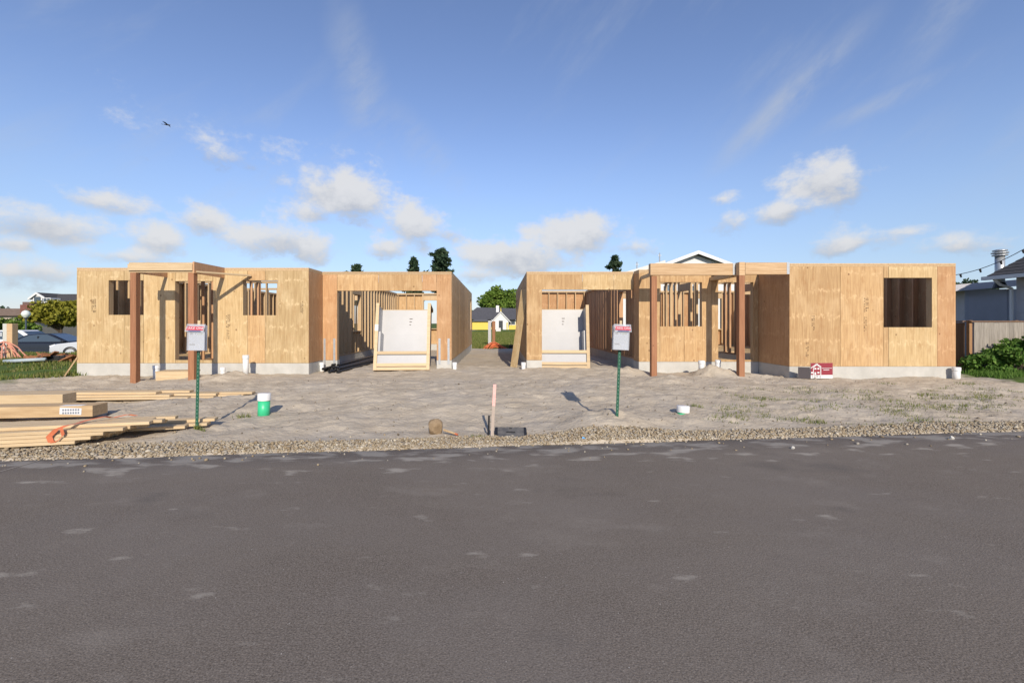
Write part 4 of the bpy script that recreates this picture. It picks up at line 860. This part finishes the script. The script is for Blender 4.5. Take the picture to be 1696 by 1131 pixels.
for (px0, px1, y0, y1) in ((1101, 1119, 472, 484), (1139, 1156, 474, 484), (1003, 1010, 494, 526)):
    p0, p1 = wp(px0, y0, 33.85), wp(px1, y1, 33.85); fr = obj('window', MB().b2((p0.x, 33.82, p1.z), (p1.x, 33.88, p0.z)), mat('dark_frame', (.03,.03,.035), .5), t); obj('pane', MB().b2((p0.x+.06, 33.80, p1.z+.06), (p1.x-.06, 33.815, p0.z-.06)), mat('sky_glass', (.12,.17,.22), .1, spec=.8), fr)
for px, y0, y1 in ((1092.5, 419, 434), (1055, 434, 443)):
    p0, p1 = wp(px, y0, 35), wp(px, y1, 35); obj('vent_pipe', MB().cyl(p1-Vector((0,0,.5)), p0, .05, 8), M['galv'], t); obj('vent_cap', MB().box(p0-Vector((0,0,.2)), (.26, .06, .05)), M['galv'], t)

# ------------------------------------------------------------------ yellow house across the lawn
D = 104; t = thing('yellow_house', 'low yellow house with dark roof and white gabled porch across the lawn', 'house', (0, 0, 0)); yw = mat('yellow_paint', (.66,.50,.10), .7, var=.05); q = lambda px, py, d=D: P(px, py, d); zg = -.3
a, b = q(770, 522), q(880, 522); obj('wall', MB().b2((a.x, D, zg), (b.x, D+9, P(0, 530.5, D).z)), yw, t)
r0, r1 = q(764, 529, D-1), q(886, 529, D-1); t0, t1 = q(790, 509, D+4), q(862, 511, D+4)
m = MB(); m.add([r0, r1, Vector((r1.x, D+10, r1.z)), Vector((r0.x, D+10, r0.z)), t0, t1], [(0,1,5,4),(1,2,5),(2,3,4,5),(3,0,4)]); obj('roof', m, mat('slate_roof', (.075,.075,.085), .85, var=.15, scale=2), t)
p = q(824, 506, D+2); obj('chimney', MB().b2((p.x-.35, D+2, p.z-1.6), (p.x+.35, D+2.7, p.z)), M['white'], t)
pc = q(829.5, 522, D-2.5); bw_ = 1.75; zt = pc.z+.75
pr = obj('gable_porch', MB().prism([(pc.x-bw_, zg), (pc.x+bw_, zg), (pc.x+bw_, pc.z-1.2), (pc.x, zt), (pc.x-bw_, pc.z-1.2)], D-2.5, D), M['white'], t)
for s in (-1, 1):
    m = MB(); m.add([(pc.x, D-2.8, zt+.12), (pc.x+s*2.2, D-2.8, pc.z-1.45), (pc.x+s*2.2, D, pc.z-1.45), (pc.x, D, zt+.12), (pc.x, D-2.8, zt-.12), (pc.x+s*2.2, D-2.8, pc.z-1.7), (pc.x+s*2.2, D, pc.z-1.7), (pc.x, D, zt-.12)], [(0,1,2,3),(4,7,6,5),(0,4,5,1),(1,5,6,2)]); obj('porch_roof', m, M['white'], t)
obj('porch_finial', MB().cyl((pc.x, D-2.6, zt), (pc.x, D-2.6, zt+1.1), .16, 6, .02), yw, t)
dr = obj('door', MB().b2((pc.x-.45, D-2.56, zg), (pc.x+.45, D-2.52, 1.9)), mat('dark_door', (.04,.045,.05), .4), t)
for s in (-1, 1): obj('porch_column', MB().b2((pc.x+s*1.45-.12, D-2.75, zg), (pc.x+s*1.45+.12, D-2.53, 1.5)), yw, t)
for px in (788, 796, 810, 843, 850):
    p = q(px, 533); w_ = obj('window', MB().b2((p.x-.55, D-.06, p.z-.75), (p.x+.55, D-.01, p.z+.75)), M['white'], t); obj('pane', MB().b2((p.x-.4, D-.09, p.z-.6), (p.x+.4, D-.065, p.z+.6)), M['glass'], w_)
p = q(797.5, 531, D-5); obj('bay', MB().b2((p.x-2.2, D-3, zg), (p.x+1.6, D, 1.7)), yw, t); obj('bay_roof', MB().box((p.x-.3, D-1.6, 1.95), (4.4, 3.6, .5), None, .6), mat('bay_slate', (.09,.09,.1), .85), t)
struct(obj('street', MB().b2((-30, 90, -.5), (40, 97, -.16)), mat('far_street', (.16,.15,.15), .9, var=.1)))

# centre gap: utility posts with orange cable
D = 26; a = P(811, 572, D); z = gzf(a.x, D)
tag(bevel(obj('utility_post', MB().b2((-.09,-.09,-.2), (.09,.09,HC+(VY-531)/F*D-z)), mat('grey_post', (.45,.45,.45), .7, var=.1), None, (a.x, D, z)), .01), 'pale grey utility post beside a brown post on the lawn edge', 'post')
tag(bevel(obj('wooden_post', MB().b2((-.09,-.09,-.2), (.09,.09,HC+(VY-532)/F*D-z)), M['post'], None, (a.x+.24, D+.1, z)), .01), 'brown wooden post beside the grey utility post on the lawn edge', 'post')
tag(obj('tag_plate', MB().b2((0,0,0), (.28,.02,.2)), M['white'], None, (a.x+.37, D-.02, .98)), 'small white tag plate fixed on the brown post', 'plate')
def cables(name, label, c, n, rad, h, m, seed):
    q_ = random.Random(seed); mb = MB()
    for i in range(n):
        a_ = q_.uniform(0, 3.14); L_ = rad*q_.uniform(.5, 1.2); hh = h*q_.uniform(.3, 1); pts_ = [Vector((math.cos(a_)*L_*k+q_.uniform(-.03,.03), math.sin(a_)*L_*.5*k, hh*(1-k*k)+.03)) for k in np.linspace(-1, 1, 11)]; mb.path(pts_, .022, 5)
    return tag(obj(name, mb, m, None, c), label, 'cable')
M['oc'] = mat('orange_conduit', (.62,.16,.07), .5, var=.15); M['pc'] = mat('pink_conduit', (.60,.27,.19), .5, var=.15)
cables('orange_cable', 'tangle of orange cable around the posts in the gap', P(818, 580, 23.5), 9, .8, .4, M['oc'], 2)
sf = MB(); sf.b2((0,0,-.1), (1.6,.03,.22)); tag(obj('silt_fence', sf, M['black'], None, (.55, 23.4, .1)), 'low black silt fence strip behind the right garage', 'fence')

# ------------------------------------------------------------------ left background
D = 17.5; a = P(20, 590, D); z = gzf(a.x, D)
tag(bevel(obj('concrete_post', MB().b2((-.09,-.09,-.2), (.09,.09,HC+(VY-536)/F*D-z)), mat('pale_post', (.50,.50,.46), .8, var=.1), None, (a.x-.30, D+.1, z)), .01), 'pale square post standing in the grass beside a brown post', 'post')
tag(bevel(obj('wooden_post', MB().b2((-.11,-.11,-.2), (.11,.11,HC+(VY-536)/F*D-z)), M['beam'], None, (a.x+.12, D-.1, z)), .01), 'brown wooden post with pink conduit around its foot', 'post')
cables('pink_conduit', 'loops of pink conduit at the foot of the wooden post', (a.x+.0, D-.3, z), 8, .8, .65, M['pc'], 5)
# debris
def debris():
    q_ = random.Random(8)
    p = P(35, 598, 15.4); z = gzf(p.x, 15.4); tag(obj('grey_pipe', MB().cyl((0,0,.08), (1.25,.2,.14), .06, 12).mesh('p', True), mat('grey_pvc', (.36,.42,.46), .5, var=.1), None, (p.x-.6, 15.4, z)), 'long pale grey pipe lying in front of the scrap heap', 'pipe')
    p = P(95, 590, 16.2); z = gzf(p.x, 16.2); m_ = MB()
    for k in range(3): m_.path([Vector((math.cos(t_)*(.45+.03*k), math.sin(t_)*.3, .10+.06*k)) for t_ in np.linspace(0, 6.3, 22)], .045, 6)
    tag(obj('hose_coil', m_, M['black'], None, (p.x, 16.2, z)), 'coil of black hose on the scrap heap', 'hose')
    for i, (px, py, L_) in enumerate(((50, 586, .9), (75, 584, .8), (88, 596, 1.1), (112, 588, .7), (62, 592, .6), (120, 584, .6))):
        D_ = 16+q_.uniform(-.3, .5); p = P(px, py, D_); m_ = MB()
        for k in range(3):
            m_.box((q_.uniform(-.15,.15), q_.uniform(-.15,.15), q_.uniform(0,.12)), (L_*q_.uniform(.5,1), q_.uniform(.04,.18), q_.uniform(.03,.10)), (q_.uniform(-.5,.5), q_.uniform(-.5,.5), q_.uniform(-.8,.8)))
        tag(obj('scrap_metal', m_, M['rust'], None, (p.x, D_, gzf(p.x, D_)+.10)), 'rusty bent scrap piece in the heap on the grass', 'scrap', 'rusty scrap pieces in the heap')
debris()
t = Vector((-11.5, 11.7, .0)); u = Vector((-11.26, 11.9, .62)); tag(obj('leaning_board', MB().box((0,0,0), (.03, .2, (u-t).length)), M['timber'], None, (t+u)/2, (u-t).to_track_quat('Z', 'X').to_euler()), 'short brown board leaning on the left house corner', 'board')
# street lamp
D = 33; p = P(43, 520, D); z = gzf(p.x, D); t = thing('street_lamp', 'street lamp with frosted globe on dark pole behind the cars', 'street lamp', (p.x, D, z)); zz = p.z-z
obj('pole', MB().cyl((0,0,-.2), (0,0,zz-.28), .055, 10), mat('lamp_pole', (.05,.07,.09), .5), t); obj('globe', MB().lathe([(.10,zz-.28),(.24,zz-.12),(.27,zz+.02),(.2,zz+.18),(.06,zz+.27),(0,zz+.28)], n=16).mesh('g', True), mat('frosted_globe', (.62,.66,.62), .3), t); obj('collar', MB().cyl((0,0,zz-.36), (0,0,zz-.26), .11, 12), M['black'], t); obj('finial', MB().cyl((0,0,zz+.27), (0,0,zz+.38), .05, 8, .01), M['black'], t)
# houses far left
D = 70; t = thing('grey_house', 'blue-grey house with white-trimmed dormer and dark roof behind the yellow-green tree', 'house', (0, 0, 0)); bl = mat('bluegrey_siding', (.20,.23,.30), .75, var=.06)
a = P(52, 509, D); b = P(74, 500, D); ap = P(63, 486, D)
obj('dormer', MB().prism([(a.x, -1), (b.x, -1), (b.x, ap.z-.55), (ap.x, ap.z), (a.x, ap.z-.75)], D, D+5), bl, t)
for e_ in ((a.x-.25, ap.z-.95), (b.x+.25, ap.z-.75)):
    def slab(y0, y1, up, dn): return MB().add([(ap.x, y0, ap.z+up), (e_[0], y0, e_[1]+up), (e_[0], y0, e_[1]+dn), (ap.x, y0, ap.z+dn), (ap.x, y1, ap.z+up), (e_[0], y1, e_[1]+up), (e_[0], y1, e_[1]+dn), (ap.x, y1, ap.z+dn)], [(0,1,2,3),(4,7,6,5),(0,4,5,1),(2,6,7,3),(1,5,6,2)])
    dr_ = obj('dormer_roof', slab(D-.25, D+5, .15, -.02), rf, t); obj('rake_board', slab(D-.34, D-.255, .18, -.16), M['white'], dr_)
w0, w1 = P(57.5, 502, D), P(68.5, 491.5, D); wn = obj('window', MB().b2((w0.x-.2, D-.08, w0.z-.2), (w1.x+.2, D-.02, w1.z+.2)), M['white'], t); obj('pane', MB().b2((w0.x, D-.12, w0.z), (w1.x, D-.085, w1.z)), M['glass'], wn)
for px in (53.2, 73.4): p = P(px, 500, D); obj('corner_board', MB().b2((p.x-.1, D-.05, 1), (p.x+.1, D-.01, ap.z-.9)), M['white'], t)
r0, r1 = P(70, 487, D+3), P(150, 487, D+3); r2, r3 = P(75, 507, D-1), P(160, 507, D-1)
m = MB(); m.add([r0, r1, r3, r2], [(0,1,2,3)]); m.add([r0+Vector((0,4,-3)), r1+Vector((0,4,-3)), r1, r0], [(0,1,2,3)]); obj('roof', m, rf, t); obj('wall', MB().b2((P(75,0,D).x, D, -1), (P(160,0,D).x, D+6, P(0,506,D).z)), bl, t)
p = P(81, 497, D-.3); wn = obj('roof_window', MB().b2((p.x-.55, D-.6, p.z-.35), (p.x+.55, D+1, p.z+.35)), M['white'], t)
for s in (-.26, .26): obj('pane', MB().b2((p.x+s-.2, D-.65, p.z-.25), (p.x+s+.2, D-.61, p.z+.25)), M['glass'], wn)
D = 55; t = thing('brown_roof_house', 'low house with brown shingle roof and brick chimney at the far left', 'house', (0, 0, 0)); a, b = P(-60, 523, D), P(44, 523, D); c0, c1 = P(-50, 511, D+4), P(38, 511, D+4)
m = MB(); m.add([a, b, c1, c0, a+Vector((0,8,0)), b+Vector((0,8,0))], [(0,1,2,3),(3,2,5,4),(1,5,2),(0,3,4)]); obj('roof', m, mat('brown_shingles', (.20,.14,.10), .9, var=.3, scale=3), t); obj('wall', MB().b2((a.x+.4, D+.4, -1), (b.x-.4, D+7, a.z-.02)), mat('tan_siding', (.35,.3,.25), .8), t)
p = P(43, 500, D+1); ch = obj('chimney', MB().b2((p.x-.75, D+1, p.z-2.6), (p.x+.75, D+2.2, p.z-.35)), mat('brick_chimney', (.17,.075,.06), .85, var=.25, scale=9), t); obj('chimney_cap', MB().b2((p.x-.55, D+1.1, p.z-.349), (p.x+.55, D+2.1, p.z)), mat('flue_clay', (.14,.09,.08), .8), ch)

# parked cars
def car(label, loc, yaw, L, Wd, Ht, m, suv=False):
    t = thing('parked_car', label, 'car', loc, (0, 0, yaw)); h = Ht
    if suv: body = [(-L/2,.35),(-L/2,.75),(-L/2+.08,.98),(L/2-1.25,1.0),(L/2-.25,.88),(L/2,.70),(L/2,.32)]; cab = [(-L/2+.05,.97),(-L/2+.35,h-.10),(-L/2+.75,h),(L/2-2.35,h),(L/2-1.35,1.0)]
    else: body = [(-L/2,.32),(-L/2,.70),(-L/2+.10,.93),(-L/2+.8,.95),(L/2-1.35,.93),(L/2-.3,.80),(L/2,.62),(L/2,.28)]; cab = [(-L/2+.45,.93),(-L/2+1.25,h-.06),(-L/2+1.75,h),(L/2-2.45,h),(L/2-1.35,.93)]
    def loft(poly, w0, w1, z0, z1):
        mb = MB(); n = len(poly); ww = lambda z: w0+(w1-w0)*max(0, min(1, (z-z0)/(z1-z0)))
        mb.add([(x, -ww(z)/2, z) for x, z in poly]+[(x, ww(z)/2, z) for x, z in poly], [tuple(range(n)), tuple(range(2*n-1, n-1, -1))]+[(i, n+i, n+(i+1) % n, (i+1) % n) for i in range(n)]); return mb
    bevel(obj('body', loft(body, Wd, Wd*.94, .5, 1.0), m, t), .06, 3); bevel(obj('cabin', loft(cab, Wd*.93, Wd*.70, .93, h), m, t), .05, 3)
    def inset(poly, k=.80): cx = sum(x for x, z in poly)/len(poly); cz = sum(z for x, z in poly)/len(poly); return [(cx+(x-cx)*k*1.05, cz+(z-cz)*k+.0) for x, z in poly]
    ip = inset(cab, .76); mid = sum(x for x, z in ip)/len(ip); n = len(ip); ww = lambda z: Wd*.93+(Wd*.70-Wd*.93)*max(0, min(1, (z-.93)/(h-.93)))
    for s in (-1, 1):
        mb = MB(); mb.add([(x, s*(ww(z)/2+.006), z) for x, z in ip]+[(x, s*(ww(z)/2-.03), z) for x, z in ip], [tuple(range(n)), tuple(range(2*n-1, n-1, -1))]+[(i, n+i, n+(i+1) % n, (i+1) % n) for i in range(n)]); sw = obj('side_window', mb, M['glass'], t)
        obj('window_pillar', MB().b2((mid-.03, s*(Wd*.41)-.01, .98), (mid+.03, s*(Wd*.41)+.02, h-.14)), m, t)
        bevel(obj('wing_mirror', MB().box((L/2-1.6, s*(Wd/2+.06), 1.0), (.14, .16, .13)), m, t), .03)
        obj('tail_light', MB().box((-L/2-.003, s*Wd*.36, .80), (.05, Wd*.22, .12)), mat('tail_red', (.45,.01,.02), .3), t); obj('headlight', MB().box((L/2-.12, s*Wd*.37, .70), (.26, .30, .11), (0, .35, 0)), mat('lamp_glass', (.6,.62,.65), .15), t)
        for x in (-L/2+.85, L/2-.88):
            w_ = obj('wheel', MB().lathe([(.20,-.1),(.31,-.1),(.335,-.06),(.335,.06),(.31,.1),(.20,.1)], n=20).mesh('w', True), M['black'], t, (x, s*(Wd/2-.10), .335), (math.radians(90), 0, 0)); obj('rim', MB().cyl((0,0,-.085), (0,0,.085), .205, 12), M['galv'], w_)
    for cx_, q0, q1 in ((0, cab[-1], cab[-2]), (1, cab[0], cab[1])):
        a_ = Vector((q0[0], 0, q0[1])).lerp(Vector((q1[0], 0, q1[1])), .12); b_ = Vector((q0[0], 0, q0[1])).lerp(Vector((q1[0], 0, q1[1])), .88); off = Vector((.02 if cx_ == 0 else -.02, 0, .015)); mb = MB(); w0, w1 = Wd*.42, Wd*.34
        mb.add([a_+off+Vector((0,-w0,0)), a_+off+Vector((0,w0,0)), b_+off+Vector((0,w1,0)), b_+off+Vector((0,-w1,0))], [(0,1,2,3)]); obj('windscreen' if cx_ == 0 else 'rear_window', mb, M['glass'], t)
    obj('grille', MB().box((L/2+.004, 0, .55), (.02, Wd*.55, .16)), M['black'], t); obj('number_plate', MB().box((-L/2-.012, 0, .62), (.01, .32, .12)), M['white'], t); obj('bumper', MB().box((-L/2-.01, 0, .42), (.06, Wd*.9, .14)), m, t)
pw = mat('white_car_paint', (.70,.71,.73), .25, spec=.6); pb = mat('black_car_paint', (.012,.014,.022), .2, spec=.6); ps = mat('silver_car_paint', (.45,.47,.5), .25, spec=.6)
def cz(px, D): x = (px-VX)/F*D; return (x, D, gzf(x, D))
car('white estate car parked behind the black sedan', cz(48, 30), math.radians(8), 4.8, 1.88, 1.66, pw, True)
car('black sedan parked on the grass side street', cz(98, 26.5), math.radians(12), 4.8, 1.84, 1.46, pb)
car('silver car facing the lot beside the left framed house', cz(182, 25.0), math.radians(200), 4.5, 1.82, 1.35, ps)

# ------------------------------------------------------------------ bird
p = P(277, 207, 36); t = thing('bird', 'small dark bird gliding high in the blue sky', 'bird', p, (0, .06, .15)); bm_ = mat('bird_feathers', (.05,.05,.06), .8)
m = MB(); prof = [(-.30,.0),(-.2,.03),(-.05,.055),(.1,.05),(.2,.03),(.26,.005)]
for (x0, r0), (x1, r1) in zip(prof[:-1], prof[1:]): m.cyl((x0,0,0), (x1,0,0), max(r0,.004), 8, max(r1,.004))
obj('body', m, bm_, t)
for s in (-1, 1): obj('wing', MB().add([(.08,0,.02),(.0,s*.3,.09),(-.06,s*.62,.02),(-.1,s*.3,.075),(-.08,0,.02)], [(0,1,2,3,4)]), bm_, t)
obj('tail', MB().add([(-.25,0,0),(-.42,-.07,0),(-.42,.07,0)], [(0,1,2)]), bm_, t)
